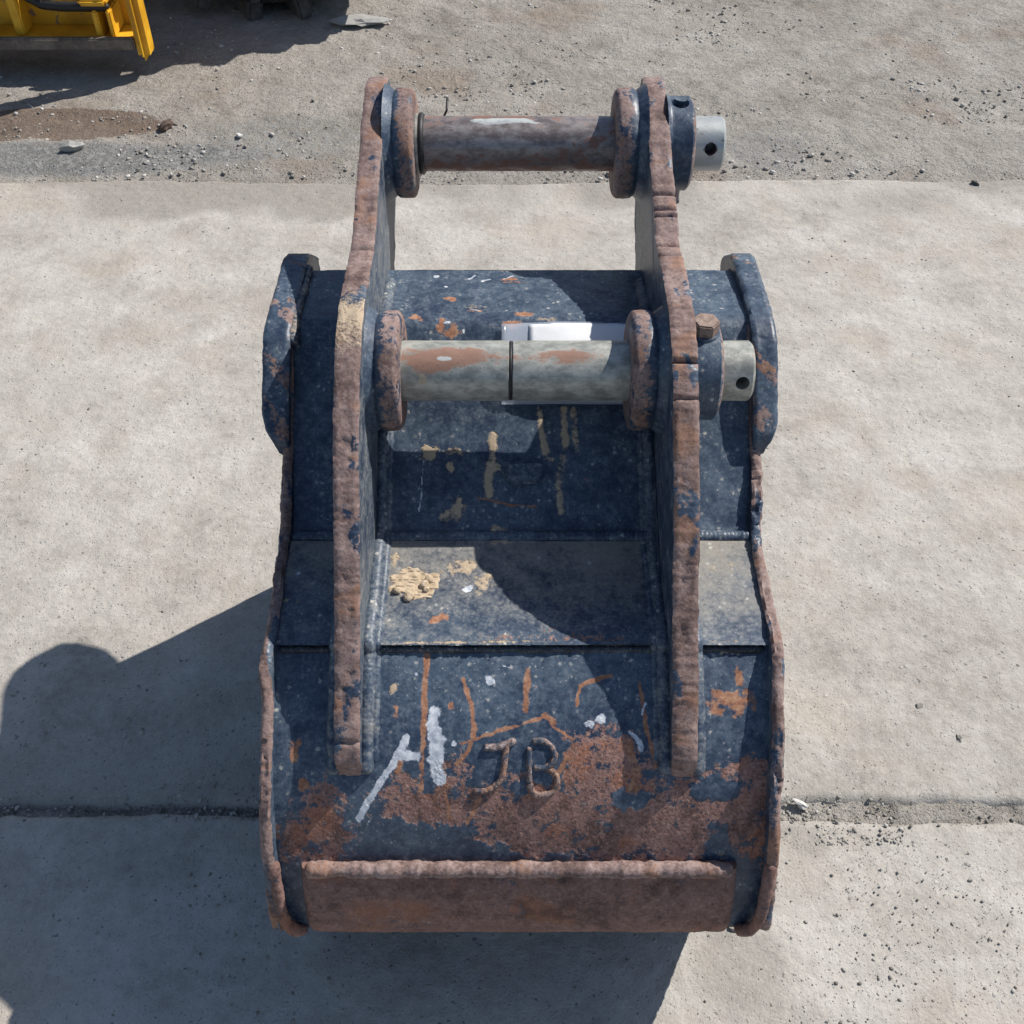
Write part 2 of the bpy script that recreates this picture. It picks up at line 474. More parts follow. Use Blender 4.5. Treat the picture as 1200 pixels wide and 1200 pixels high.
MARKS = {
 'orange': [
  S([(501, 764), (498, 800), (496, 850), (493, 925)], 4.2), S([(543, 797), (552, 825), (556, 855), (549, 880), (536, 897)], 3.6),
  S([(619, 786), (617, 812), (616, 832)], 4.6), S([(540, 872), (585, 857), (634, 843)], 2.8), S([(637, 838), (650, 846)], 4.5), S([(644, 848), (672, 868)], 2.0),
  S([(716, 791), (690, 799), (679, 804), (675, 826)], 3.0), S([(664, 889), (655, 905)], 4.5), S([(563, 936), (548, 965)], 3.2),
  S([(749, 800), (757, 850), (768, 900)], 3.5, .8), S([(520, 905), (527, 960)], 3), S([(737, 872), (746, 905), (742, 925)], 8, .9),
  S([(466, 905), (470, 890)], 5, .9),
  Bl(858, 822, 24, 11), Bl(866, 793, 5, 12, .8), Bl(514, 724, 9, 6), Bl(529, 829, 4, 4, .8), Bl(464, 834, 4, 7, .7),
  Bl(601, 380, 13, 4), Bl(613, 368, 12, 4), Bl(529, 351, 8, 5), Bl(517, 380, 5, 8), Bl(530, 391, 7, 9), Bl(596, 327, 12, 4), Bl(602, 330, 20, 2, .8),
  Bl(488, 372, 8, 5, .8), Bl(556, 364, 16, 3, .6), Bl(344, 884, 4, 9), Bl(357, 918, 5, 8), Bl(348, 872, 8, 6, .6),
  S([(560, 584), (600, 592), (628, 594)], 2.2, .9), S([(672, 300), (700, 300)], 1)],
 'rust': [
  Bl(505, 950, 62, 34, .85), Bl(470, 925, 30, 20, .7), Bl(520, 925, 20, 35, .7), Bl(640, 955, 95, 40, .85), Bl(700, 905, 60, 40, .85), Bl(640, 985, 60, 22, .9),
  Bl(770, 960, 80, 42, .85), Bl(850, 955, 60, 50, .85), Bl(880, 905, 26, 16, .8), Bl(820, 925, 40, 20, .8), Bl(700, 870, 20, 22, .75), Bl(735, 870, 9, 28, .7),
  Bl(378, 965, 26, 42, .9), Bl(345, 985, 22, 26, .85), Bl(515, 985, 26, 22, .8), Bl(570, 985, 26, 18, .7), Bl(420, 985, 20, 15, .6), Bl(386, 1000, 34, 12, .7),
  Bl(585, 940, 45, 22, .75), Bl(435, 950, 10, 18, .5), Bl(545, 905, 18, 22, .55), Bl(750, 988, 125, 26, .85), Bl(650, 745, 90, 8, .45), Bl(680, 748, 60, 6, .6),
  Bl(888, 960, 26, 60, .8), Bl(700, 560, 30, 8, .3), Bl(336, 690, 20, 10, .3)],
 'unrust': [Bl(480, 985, 40, 18, 1.3), Bl(452, 995, 30, 16, 1.2), Bl(560, 1003, 34, 12, 1.1), Bl(740, 937, 16, 8, 1.2), Bl(835, 925, 22, 9, 1.1), Bl(640, 888, 18, 20, 1.0), Bl(840, 985, 12, 16, .8), Bl(610, 925, 8, 6, .6)],
 'white': [
  S([(478, 864), (460, 895), (440, 925), (421, 958)], 5.6), S([(472, 886), (489, 886)], 9, .95), S([(511, 834), (508, 850), (511, 868)], 9.5, 1.05), S([(513, 868), (509, 890), (514, 913)], 11, 1.05),
  Bl(574, 797, 4, 5, 1.2), Bl(567, 785, 6, 6, .55), Bl(703, 842, 6, 5, 1.1), Bl(692, 850, 6, 4), S([(737, 858), (748, 868), (752, 880)], 4, .8), S([(756, 824), (752, 838)], 2, .7),
  Bl(548, 690, 4, 4, 1.2), Bl(511, 324, 3, 3, 1.2), S([(549, 327), (556, 323)], 2.2), S([(565, 329), (574, 327)], 1.8), S([(590, 326), (601, 323)], 2.0), Bl(523, 336, 3, 2), S([(552, 362), (561, 364)], 1.1), Bl(524, 378, 4, 1.5), Bl(543, 388, 2, 4, .8),
  Bl(488, 790, 2, 2), Bl(533, 871, 3, 3), Bl(432, 962, 2, 2), Bl(349, 672, 4, 3, .7), S([(497, 540), (494, 575), (491, 600)], 0.9, .9), S([(596, 783), (590, 780)], 2, .8)],
 'tan': [
  Bl(541, 667, 22, 12, .75), Bl(567, 685, 12, 14, .7), Bl(460, 655, 9, 8, .7), Bl(487, 684, 26, 15, .8), Bl(505, 530, 11, 9, .95), Bl(531, 529, 16, 5, .8), Bl(528, 547, 6, 7, .85),
  Bl(462, 807, 5, 5, 1.1), Bl(512, 753, 60, 2, .65), Bl(600, 752, 60, 2, .6), Bl(463, 660, 6, 6, .6), Bl(855, 765, 12, 5, .7), Bl(560, 360, 22, 5, .5), Bl(640, 374, 22, 4, .5), Bl(850, 752, 30, 2, .5),
  S([(578, 512), (576, 535), (572, 560), (573, 580)], 9, .85), Bl(579, 548, 9, 9, .7), Bl(585, 632, 16, 9, .65), Bl(582, 620, 4, 5, 1), S([(633, 480), (634, 505), (640, 530)], 7, .8), S([(660, 480), (662, 520), (656, 560), (657, 600)], 8, .72),
  S([(672, 480), (676, 530)], 7, .65), Bl(536, 596, 8, 14, .8), Bl(521, 606, 9, 8, .78), Bl(645, 540, 6, 3, .6), Bl(617, 930, 30, 20, .2), Bl(700, 1000, 40, 8, .4), Bl(830, 1000, 40, 8, .35), Bl(343, 704, 12, 5, .6),
  Bl(850, 668, 24, 22, .34), Bl(590, 760, 40, 3, .3), Bl(765, 890, 12, 10, .35)],
}

def field(marks, X, Sv, seed):
    out = np.zeros_like(X)
    wob = (fbm(X * 130, Sv * 130, seed, 4) - 0.5) * 0.009
    wob2 = (fbm(X * 130 + 40, Sv * 130, seed + 3, 4) - 0.5) * 0.009
    for m in marks:
        if m[0] == 's':
            pts, hw, amp = m[1], m[2], m[3]
            d = np.full(X.shape, 9.0)
            xx = X + wob * 0.5; ss = Sv + wob2 * 0.5
            for (ax, as_), (bx, bs) in zip(pts[:-1], pts[1:]):
                L = (bx - ax) ** 2 + (bs - as_) ** 2 + 1e-12
                t = np.clip(((xx - ax) * (bx - ax) + (ss - as_) * (bs - as_)) / L, 0, 1)
                d = np.minimum(d, np.hypot(xx - ax - t * (bx - ax), ss - as_ - t * (bs - as_)))
            f = amp * np.clip(1.35 - 0.75 * d / hw, 0, 1) * (0.30 + 1.15 * fbm(X * 75, Sv * 50, seed + 9, 4))
        else:
            (cx, cs), rx, ry, amp = m[1], m[2], m[3], m[4]
            k = min(1.0, min(rx, ry) / 0.012)
            d = np.hypot((X + wob * 3 * k - cx) / rx, (Sv + wob2 * 3 * k - cs) / ry)
            f = amp * np.clip(1.4 - 0.8 * d, 0, 1) * (0.55 + 0.75 * fbm(X * 110, Sv * 110, seed + 11, 3))
        out = np.maximum(out, f)
    return out

bucket = thing('excavator_bucket', 'worn navy steel digger bucket standing on concrete with rusty hanger plates and two pins', 'bucket')

xs = np.arange(XL - 0.003, XR + 0.0031, 0.0013)
for nm, p in SKIN.items():
    n = len(p)
    T = np.gradient(p, axis=0); T /= np.linalg.norm(T, axis=1)[:, None]
    N = np.stack([-T[:, 1], T[:, 0]], 1)               # candidate normal (Y,Z)
    if N[n // 2] @ np.array([-1.0, 1.0]) < 0: N = -N
    X, Sv = np.meshgrid(xs, OFFS[nm] + np.arange(n) * STEP[nm])
    X = X * taper(p[:, 1])[:, None]
    dent = 0.004 * (fbm(X * 7, Sv * 7, 5, 3) - 0.5) + 0.0012 * (fbm(X * 40, Sv * 40, 8, 3) - 0.5)
    at = {}
    for kk, mk in MARKS.items():
        at[kk] = field(mk, X, Sv, 21)
    rz = at['rust'] - at.pop('unrust')
    at['rust'] = np.clip(rz, -0.6, 1)
    dust = 0.04 + 0.25 * (fbm(X * 14, Sv * 14, 61, 4) - 0.5)
    if nm == 'middle_plate':
        dust = dust + 0.16
        v = (Sv - OFFS[nm]) / (Sv.max() - OFFS[nm])
        dust = dust + 0.50 * (1 - 0.75 * v) + 0.28 * np.exp(-((X - 0.10) / 0.07) ** 2) * (1 - v) + 0.34 * np.exp(-((X - 0.235) / 0.045) ** 2) * (1 - v)
    if nm == 'top_plate': dust = dust + 0.10
    if nm == 'back_plate': dust = dust + 0.04
    at['dust'] = dust
    dent = dent - 0.0006 * sstep(0.3, 0.7, at['rust']) + 0.0012 * sstep(0.4, 0.8, at['tan'])
    P = np.stack([X, p[:, 0][:, None] + N[:, 0][:, None] * dent, p[:, 1][:, None] + N[:, 1][:, None] * dent], -1)
    o = mesh_np(nm, P.reshape(-1, 3), grid_quads(n, len(xs)), M_PANEL, bucket, {k: a.ravel() for k, a in at.items()})

# step face where the middle plate overlaps the heel plate
def strip(name, a, b, mat, attrs=None, x0=XL, x1=XR, step=0.002, rough=0.001, seed=3):
    """band between two profile points (Y,Z) across the bucket"""
    x = np.arange(x0, x1 + step, step); k = np.linspace(0, 1, 7)
    X, Kv = np.meshgrid(x, k)
    nz = rough * 2 * (fbm(X * 120, Kv * 3, seed) - 0.5)
    Y = a[0] + (b[0] - a[0]) * Kv + nz * -0.7; Z = a[1] + (b[1] - a[1]) * Kv + nz * 0.7
    at = {q: np.full(X.size, w) for q, w in (attrs or {}).items()}
    return mesh_np(name, np.stack([X, Y, Z], -1).reshape(-1, 3), grid_quads(len(k), len(x)), mat, bucket, at)

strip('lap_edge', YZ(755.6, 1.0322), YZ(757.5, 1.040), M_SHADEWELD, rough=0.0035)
def row_path(py, w, x0=XL, x1=XR, n=40, wob=0.0, seed=0):
    y, z = YZ(py, w)
    x = np.linspace(x0, x1, n)
    wv = wob * 2 * (fbm(x * 25, x * 0, seed) - 0.5)
    return [(a, y - 0.7 * b, z + 0.7 * b) for a, b in zip(x, wv)]
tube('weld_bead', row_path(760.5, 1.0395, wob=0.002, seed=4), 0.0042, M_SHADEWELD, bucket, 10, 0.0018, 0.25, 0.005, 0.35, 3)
tube('weld_bead', row_path(629, 1.1265, XL * 1.03, XR * 1.03, wob=0.001, seed=9), 0.0072, M_WELD, bucket, 14, 0.0015, 0.10, 0.005, 0.15, 5, {'dust': 0.12})

# heel wear plate, a thick strip welded along the heel
E_OUT = catmull([YZ(1019, 1.0285), YZ(1045, 1.036), YZ(1070, 1.050), YZ(1087, 1.064), YZ(1092, 1.078)], 0.002)
ex0, ex1 = -0.2360, 0.2520
xe = np.arange(ex0, ex1 + 0.001, 0.002)
Te = np.gradient(E_OUT, axis=0); Te /= np.linalg.norm(Te, axis=1)[:, None]
Ne = np.stack([-Te[:, 1], Te[:, 0]], 1)
if Ne[3] @ np.array([-1.0, 0.3]) < 0: Ne = -Ne
Xe, Ke = np.meshgrid(xe, np.arange(len(E_OUT)))
edge_d = np.minimum(Xe - ex0, ex1 - Xe)
vd = np.minimum(Ke, len(E_OUT) - 1 - Ke) * 0.002
rnd = -0.010 * (1 - np.sqrt(np.clip(1 - (1 - np.clip(np.minimum(edge_d, 0.010) / 0.010, 0, 1)) ** 2, 0, 1)))
relief = 0.003 * (fbm(Xe * 22, Ke * 0.05, 77, 4) - 0.5) + 0.0012 * (fbm(Xe * 120, Ke * 0.25, 78, 3) - 0.5) + rnd
Pe = np.stack([Xe, E_OUT[:, 0][:, None] + Ne[:, 0][:, None] * relief, E_OUT[:, 1][:, None] + Ne[:, 1][:, None] * relief], -1)
back = Pe - np.stack([0 * Xe, Ne[:, 0][:, None] + 0 * Xe, Ne[:, 1][:, None] + 0 * Xe], -1) * 0.020
nE, mE = Xe.shape
Vs = np.vstack([Pe.reshape(-1, 3), back.reshape(-1, 3)])
q = [grid_quads(nE, mE), grid_quads(nE, mE, base=nE * mE)[:, ::-1]]
def rim(idx):
    idx = np.asarray(idx); return np.stack([idx[:-1], idx[1:], idx[1:] + nE * mE, idx[:-1] + nE * mE], 1)
q += [rim(np.arange(mE)), rim(np.arange(mE) + (nE - 1) * mE), rim(np.arange(nE) * mE), rim(np.arange(nE) * mE + mE - 1)]
er = 0.42 + 0.5 * (fbm(Xe * 30, Ke * 0.08, 31) - 0.5)
er = np.concatenate([er.ravel(), er.ravel()])
ed = 0.05 + 0.35 * sstep(0.6, 1.0, Ke / nE) * fbm(Xe * 40, Ke * 0.1, 90)
wear_plate = mesh_np('wear_plate', Vs, np.vstack(q), M_WEAR, bucket, {'rust': er - 0.12, 'dust': np.concatenate([ed.ravel(), ed.ravel()])})
set_sharp(wear_plate, 50)
tube('weld_bead', row_path(1019, 1.0335, ex0 + 0.004, ex1 - 0.004, wob=0.003, seed=14), 0.0092, M_RUSTY, bucket, 16, 0.0016, 0.02, 0.030, 0.20, 15, {'rust': 0.35, 'white': 0.08})

# ---- plates cut from thick steel: outline (Y,Z) extruded in X, with rough flame-cut edges
def cut_plate(name, outline, x0, x1, mat, parent, rust_edge=1.0, rough=0.0012, wav=0.0, seed=0, nx=9, bevel=0.0018, face_attr=None, step=0.0022, notches=(), edge_attr=None, tapered=False, chamf=None):
    p = np.asarray(outline, float)
    p = resample(np.vstack([p, p[:1]]), step)[:-1]
    n = len(p)
    area = 0.5 * np.sum(p[:, 0] * np.roll(p[:, 1], -1) - np.roll(p[:, 0], -1) * p[:, 1])
    if area < 0: p = p[::-1]
    T = np.roll(p, -1, 0) - np.roll(p, 1, 0); T /= np.linalg.norm(T, axis=1)[:, None] + 1e-12
    N = np.stack([T[:, 1], -T[:, 0]], 1)
    s = np.arange(n) * step
    u = np.linspace(0, 1, nx)
    Sg, U = np.meshgrid(s, u, indexing='ij')
    d = rough * 1.3 * (fbm(Sg * 330, U * 1.5, seed, 2) - 0.5) * (0.3 + 1.4 * vnoise(Sg * 14, U * 0.5, seed + 20)) + rough * 2.6 * (fbm(Sg * 38, U * 2.2, seed + 1, 4) - 0.5) - rough * 1.3 * sstep(0.66, 0.80, fbm(Sg * 60, U * 3.0, seed + 31, 3))
    for (sy, sz, dep, wid) in notches:
        i = int(np.argmin(np.hypot(p[:, 0] - sy, p[:, 1] - sz)))
        ds = np.abs(Sg - s[i])
        d = d - dep * np.exp(-(ds / wid) ** 2)
    be = np.minimum(U, 1 - U) * (x1 - x0)
    d = d - bevel * (1 - np.clip(be / bevel, 0, 1)) * (0.6 + 0.8 * fbm(Sg * 80, U * 5, seed + 4, 2))
    X = x0 + (x1 - x0) * U + wav * 2 * (fbm(Sg * 9, U * 0, seed + 7, 3) - 0.5) + 0.0007 * 2 * (fbm(Sg * 120, U * 9, seed + 9, 2) - 0.5)
    Yp = p[:, 0][:, None] + N[:, 0][:, None] * d; Zp = p[:, 1][:, None] + N[:, 1][:, None] * d
    if chamf:
        side, zl, zh, amt = chamf
        X = X + side * amt * (U if side < 0 else 1 - U) * sstep(zh, zl, Zp)
    if tapered: X = X + (taper(Zp) - 1) * (x0 + x1) / 2
    V = np.stack([X, Yp, Zp], -1)
    strip_v = V.reshape(-1, 3)
    idx = np.arange(n * nx).reshape(n, nx)
    nxt = np.roll(idx, -1, 0)
    quads = np.stack([idx[:, :-1], nxt[:, :-1], nxt[:, 1:], idx[:, 1:]], -1).reshape(-1, 4)
    # faces: own rim vertices, with an inner ring so the edge rust can creep a little way in
    capA = V[:, 0]; capB = V[:, -1]
    base = n * nx
    inset = 0.004
    def ring(c):
        r = c.copy(); r[:, 1] -= N[:, 0] * inset; r[:, 2] -= N[:, 1] * inset; return r
    allv = np.vstack([strip_v, capA, ring(capA), capB, ring(capB)])
    A0 = base + np.arange(n); A1 = A0 + n; B0 = A1 + n; B1 = B0 + n
    def ringq(a, b, flip):
        qq = np.stack([a, np.roll(a, -1), np.roll(b, -1), b], 1)
        return qq[:, ::-1] if flip else qq
    quads = np.vstack([quads, ringq(A0, A1, True), ringq(B0, B1, False)])
    rust = np.concatenate([np.full(n * nx, rust_edge), np.full(n, 0.5), np.full(n, 0.0), np.full(n, 0.5), np.full(n, 0.0)])
    rust[:n * nx] -= (0.62 * sstep(0.57, 0.72, fbm(Sg * 20, U * 1.2, seed + 12, 4))).ravel()
    at = {'rust': rust}
    for kk, vv in (face_attr or {}).items():
        a = np.zeros(len(allv)); a[base:] = vv; at[kk] = a
    for kk, fn in (edge_attr or {}).items():
        a = at.get(kk, np.zeros(len(allv))); a[:n * nx] += fn(Yp, Zp, U).ravel(); at[kk] = a
    o = mesh_np(name, allv, quads, mat, parent, at, ngons=[A1[::-1], B1])
    set_sharp(o, 55)
    return o

PIN1 = np.array(YZ(168.5, 1.236)); PIN2 = np.array(YZ(434.5, 1.082))
ear_front = [(902, 1.008), (880, 0.998), (760, 0.996), (600, 0.992), (500, 0.993), (440, 0.998), (405, 1.004), (378, 1.013), (357, 1.025), (340, 1.043), (320, 1.064), (299, 1.090), (280, 1.112), (260, 1.122), (230, 1.138), (190, 1.158), (150, 1.178), (118, 1.198), (100, 1.212), (90, 1.235)]
ear_pts = [YZ(*q) for q in ear_front]
top_end = catmull(ear_pts, 0.003)
# over the top and down the far side, then along the skin
far = [tuple(PIN1 + q_ * np.array([math.cos(a), math.sin(a)])) for q_, a in zip((.088, .086, .084, .083), np.radians([36, 18, 0, -20]))]
def vw(v, w): return ((w * CP - v * SP) * D, H - (w * SP + v * CP) * D)
far += [vw(-.385, 1.312), vw(-.334, 1.308), vw(-.285, 1.300)]
tail = [YZ(q, skw(q) + 0.022) for q in (330, 345, 375, 500, 620, 690, 757, 850, 905)] + [YZ(914, 1.026)]
EAR_L = (-0.1925, -0.1645); EAR_R = (0.1735, 0.2015)
outline = np.vstack([top_end, catmull([tuple(top_end[-1])] + far, 0.003)[1:], np.array(tail)])
nt = [(*YZ(y, w), 0.004, 0.0022) for y, w in ((228, 1.141), (246, 1.133), (256, 1.129), (297, 1.112), (312, 1.10), (424, 1.0), (424, 1.0), (468, .995))]
def creamy(c0, c1, amp):
    def f(Y, Z, U):
        d = np.hypot(Y - c0, Z - c1); return amp * np.exp(-(d / 0.05) ** 2)
    return f
cY = YZ(385, 1.03)
cut_plate('hanger_plate', outline, *EAR_L, M_PLATE, bucket, 1.0, 0.0013, 0.0012, 3, face_attr={'dust': 0.30}, edge_attr={'tan': creamy(cY[0], cY[1], 0.75)}, notches=[(*YZ(302, 1.11), 0.006, 0.003), (*YZ(345, 1.07), 0.004, 0.004), (*YZ(870, .998), .003, .003)])
cut_plate('hanger_plate', outline, *EAR_R, M_PLATE, bucket, 1.0, 0.0013, 0.0012, 33, face_attr={'dust': 0.18}, notches=nt)

# weld fillets where the hangers meet the skin
def ear_weld(x, seed):
    path = [YZ(q, skw(q) - 0.001) for q in (330, 352, 372, 392, 500, 600, 626, 636, 690, 755, 761, 790, 850, 900, 908)]
    pth = [(x, a, b) for a, b in path]
    tube('weld_bead', pth, 0.0088, M_WELD, bucket, 12, 0.0018, 0.05, 0.005, 0.12, seed, {'dust': 0.26})
for i, x in enumerate((EAR_L[0] - 0.003, EAR_L[1] + 0.004, EAR_R[0] - 0.004, EAR_R[1] + 0.003)):
    ear_weld(x, 40 + i)
for i, x in enumerate((EAR_L[1] + 0.013, EAR_R[0] - 0.013)):
    path = [(x, *YZ(q, skw(q) + 0.0022)) for q in (392, 500, 600, 626, 636, 690, 755, 761, 790, 850, 895)]
    tube('weld_bead', path, 0.0060, M_WELD, bucket, 10, 0.0018, 0.05, 0.005, 0.12, 50 + i, {'dust': 0.22})

# ---- side plates with worn, wavy edges
sp = [YZ(*q) for q in ((312, 1.248), (345, 1.200), (372, 1.158), (400, 1.147), (515, 1.140), (545, 1.133), (600, 1.120), (628, 1.114), (700, 1.065), (757, 1.022), (800, 1.011), (850, 1.0045), (900, 1.002), (950, 1.005), (1000, 1.016), (1050, 1.034), (1080, 1.050), (1090, 1.060))]
sp_c = catmull(sp, 0.004)
h0 = sp_c[-1]
lipY, lipZ = sp_c[0]
RHO = h0[1] / (1 - math.sin(math.radians(28)))                 # the heel rounds under to the ground
def heel_arc(off, angs):
    return [(h0[0] + 0.883 * RHO - (RHO - off) * math.cos(t), RHO + (RHO - off) * math.sin(t)) for t in np.radians(angs)]
contact = h0[0] + 0.883 * RHO
under = heel_arc(0.0, (-34, -45, -60, -75, -90))
mouth = [(lipY + 0.02, 0.0005), (lipY + 0.07, 0.006), (lipY + 0.04, 0.20), (lipY + 0.025, lipZ - 0.10), (lipY + 0.02, lipZ - 0.02)]
side_outline = np.vstack([sp_c, catmull([tuple(h0)] + under, 0.004)[1:], np.array(mouth)])
T_SP = 0.013
cut_plate('side_plate', side_outline, XL - T_SP, XL, M_PLATE, bucket, 0.85, 0.0022, 0.0045, 61, nx=6, bevel=0.003, face_attr={'dust': 0.1}, tapered=True)
cut_plate('side_plate', side_outline, XR, XR + T_SP, M_PLATE, bucket, 0.85, 0.0022, 0.0045, 71, nx=6, bevel=0.003, face_attr={'dust': 0.1}, tapered=True)

for sgn, xo in ((1, XL - 0.004), (-1, XR + 0.004)):
    c = [Vector((xo, *YZ(y_, w_))) + Vector((sgn * dx, 0, 0)) for y_, w_, dx in ((1010, 1.024, 0.001), (1040, 1.034, 0.003), (1068, 1.047, 0.005), (1084, 1.058, 0.010), (1090, 1.068, 0.018), (1087, 1.080, 0.026))]
    tube('curled_corner', catmull([tuple(q) for q in c], 0.003), 0.0068, M_WEAR, bucket, 14, 0.002, 0.03, 0.017, 0.22, 70 + sgn, {'rust': 0.2})

# inner skin, floor and cutting edge that close the bowl behind
inner = np.vstack([np.array([YZ(q, w + 0.012) for q, w in SK_A + SK_B[:-1] + SK_C + SK_D]), np.array(heel_arc(0.032, (-34, -45, -60, -75, -90))), np.array([(lipY + 0.02, 0.020)])])
inn = resample(inner, 0.01)
_tp = taper(inn[:, 1])
xi = np.linspace(XL, XR, 30)
Vi = np.stack([np.tile(xi, len(inn)) * np.repeat(_tp, 30), np.repeat(inn[:, 0], 30), np.repeat(inn[:, 1], 30)], 1)
mesh_np('inner_skin', Vi, grid_quads(len(inn), 30), M_PLATE, bucket, {'rust': np.full(len(Vi), 0.25)})
outr = resample(np.array([YZ(1084, 1.090)] + heel_arc(0.012, (-34, -45, -60, -75, -90)) + [(lipY + 0.02, 0.008)]), 0.01)
Vo = np.stack([np.tile(xi, len(outr)), np.repeat(outr[:, 0], 30), np.repeat(outr[:, 1], 30)], 1)
mesh_np('floor_plate', Vo, grid_quads(len(outr), 30), M_PLATE, bucket, {'rust': np.full(len(Vo), 0.3)})
cut_plate('cutting_edge', np.array([(lipY - 0.06, 0.002), (lipY + 0.15, 0.002), (lipY + 0.152, 0.006), (lipY + 0.09, 0.026), (lipY - 0.06, 0.026)]), XL + 0.001, XR - 0.001, M_RUSTY, bucket, 0.5, 0.001, 0, 5, nx=12)
tube('top_lip', [(XL, *YZ(325, 1.260)), (XR, *YZ(325, 1.260))], 0.010, M_WELD, bucket, 12, 0.004, 0, 1, 0.05, 8)

# ---- side cutters (thick pads on the upper side edges)
pad = catmull([YZ(*q) for q in ((297, 1.252), (303, 1.233), (330, 1.197), (362, 1.157), (385, 1.138), (410, 1.131), (460, 1.1295), (500, 1.129), (516, 1.132), (531, 1.143))], 0.003)
pad = np.vstack([pad, np.array([YZ(535, 1.16), YZ(520, 1.23), YZ(440, 1.29), YZ(330, 1.325), YZ(300, 1.305)])])
def worn(Y, Z, U): return -0.55 * (fbm(Y * 40 + U, Z * 40 + U, 19, 3) > 0.46)
cut_plate('side_cutter', pad, XL - T_SP - 0.0205, XL - 0.0005, M_PLATE, bucket, 0.5, 0.0006, 0.001, 81, nx=10, bevel=0.003, edge_attr={'rust': worn}, tapered=True, chamf=(1, YZ(534, 1.15)[1], YZ(478, 1.13)[1], 0.017))
cut_plate('side_cutter', pad, XR + 0.0005, XR + T_SP + 0.0175, M_PLATE, bucket, 0.5, 0.0006, 0.001, 91, nx=10, bevel=0.003, edge_attr={'rust': worn}, tapered=True, chamf=(-1, YZ(534, 1.15)[1], YZ(490, 1.13)[1], 0.014))
tube('weld_bead', [(XL * 1.036 + 0.0005, *YZ(q, w)) for q, w in ((312, 1.238), (335, 1.210), (362, 1.170), (385, 1.150), (405, 1.142))], 0.006, M_WELD, bucket, 10, 0.0018, 0.08, 0.006, 0.35, 31, {'dust': 0.25, 'tan': 0.42})

# ---- bosses, pins, collars
R_BOSS, R_PIN = 0.0695, 0.0350
def boss(x0, x1, c, seed, taper=1):
    """ring from the hanger face x0 to its rim x1"""
    s = 1 if x1 > x0 else -1
    L = abs(x1 - x0)
    pr = [(0, R_PIN + .001), (0, R_BOSS + 0.006), (L * 0.12, R_BOSS + 0.003), (L * 0.30, R_BOSS - 0.003), (L * 0.40, R_BOSS), (L * .6, R_BOSS + .0005), (L * 0.84, R_BOSS), (L * 0.90, R_BOSS - 0.0008), (L * 0.97, R_BOSS - 0.0040), (L, R_BOSS - 0.0075), (L, R_PIN + 0.012), (L, R_PIN + .0005)]
    pr = [(x0 + s * a, r) for a, r in pr]
    def at(ax, a, r):
        rel = np.abs(ax - x0) / L
        n = fbm(a * 3, ax * 60, seed + 2)
        return {'rust': 0.35 * sstep(0.35, 0.5, rel) - 0.35 * sstep(0.5, 0.2, rel) + 0.5 * (n - 0.5), 'dust': np.full(ax.shape, 0.12)}
    lathe('pin_boss', pr, (0, c[0], c[1]), M_BOSS, bucket, 96, at, 0.0012, seed)
boss(EAR_L[1] - 0.001, EAR_L[1] + 0.0375, PIN2, 1)
boss(EAR_R[0] + 0.001, EAR_R[0] - 0.0385, PIN2, 2)
boss(EAR_L[1] - 0.001, EAR_L[1] + 0.0370, PIN1, 3)
boss(EAR_R[0] + 0.001, EAR_R[0] - 0.0390, PIN1, 4)

def pin(name, c, xa, xb, mat, grooves, attr_f, label):
    xs_ = sorted(set(list(np.arange(xa + 0.004, xb - 0.004, 0.003))))
    pr = [(xa, 0.0), (xa, R_PIN - 0.004), (xa + 0.003, R_PIN)] + [(x, R_PIN) for x in xs_] + [(xb - 0.003, R_PIN), (xb, R_PIN - 0.003), (xb, 0.0)]
    out = []
    for x, r in pr:
        for g in grooves:
            if abs(x - g) < 0.0016 and r == R_PIN: r = R_PIN - 0.004
        out.append((x, r))
    o = lathe(name, out, (0, c[0], c[1]), mat, bucket, 80, attr_f, 0.0003, 5)
    if label: o['label'] = label
    return o
def at_pin2(ax, a, r):
    # angle measured from +Y toward +Z; the camera looks at the side between -Y and +Z
    up = np.radians(112)
    top = np.exp(-((a - up) / 0.42) ** 2)
    n = fbm(ax * 30, a * 3, 71, 4)
    rust = 0.62 * top * (sstep(-0.13, -0.125, ax)) * (np.exp(-((ax + 0.075) / 0.045) ** 2) + np.exp(-((ax - 0.075) / 0.035) ** 2) + 0.45) - 0.14 + 0.25 * (n - 0.5)
    low = np.exp(-((a - np.radians(150)) / 0.5) ** 2) * np.exp(-((ax + 0.10) / 0.03) ** 2)
    rust += 0.40 * low
    tan = 0.62 * np.exp(-((ax + 0.103) / 0.014) ** 2) * np.exp(-((a - np.radians(155)) / 0.3) ** 2)
    wht = 0.9 * np.exp(-((ax + 0.0775) / 0.010) ** 4) * np.exp(-((a - np.radians(118)) / 0.10) ** 2)
    wht += 0.7 * np.exp(-((ax - 0.115) / 0.012) ** 4) * np.exp(-((a - np.radians(118)) / 0.10) ** 2)
    return {'rust': rust, 'tan': tan, 'white': wht, 'dark': np.zeros_like(ax)}
def at_pin1(ax, a, r):
    n = fbm(ax * 30, a * 3, 75, 4)
    mid = np.exp(-((ax + 0.0) / 0.075) ** 2)
    band = np.exp(-((a - np.radians(135)) / 0.45) ** 2)
    pale = 1.0 * np.exp(-((ax + 0.01) / 0.06) ** 2) * np.exp(-((a - np.radians(100)) / 0.25) ** 2)
    wht = pale * (n * 1.5) + 0.66 * (ax > 0.235)
    return {'rust': 0.12 - 0.75 * mid * band - 0.7 * (ax > 0.235) + 0.3 * (n - 0.5), 'white': wht, 'dark': np.zeros_like(ax), 'tan': np.zeros_like(ax)}
pin2 = pin('pivot_pin', PIN2, EAR_L[0] - 0.005, 0.2780, M_PIN2, [-0.0015], at_pin2, 'dull grey pin with a dark groove and rust on top')
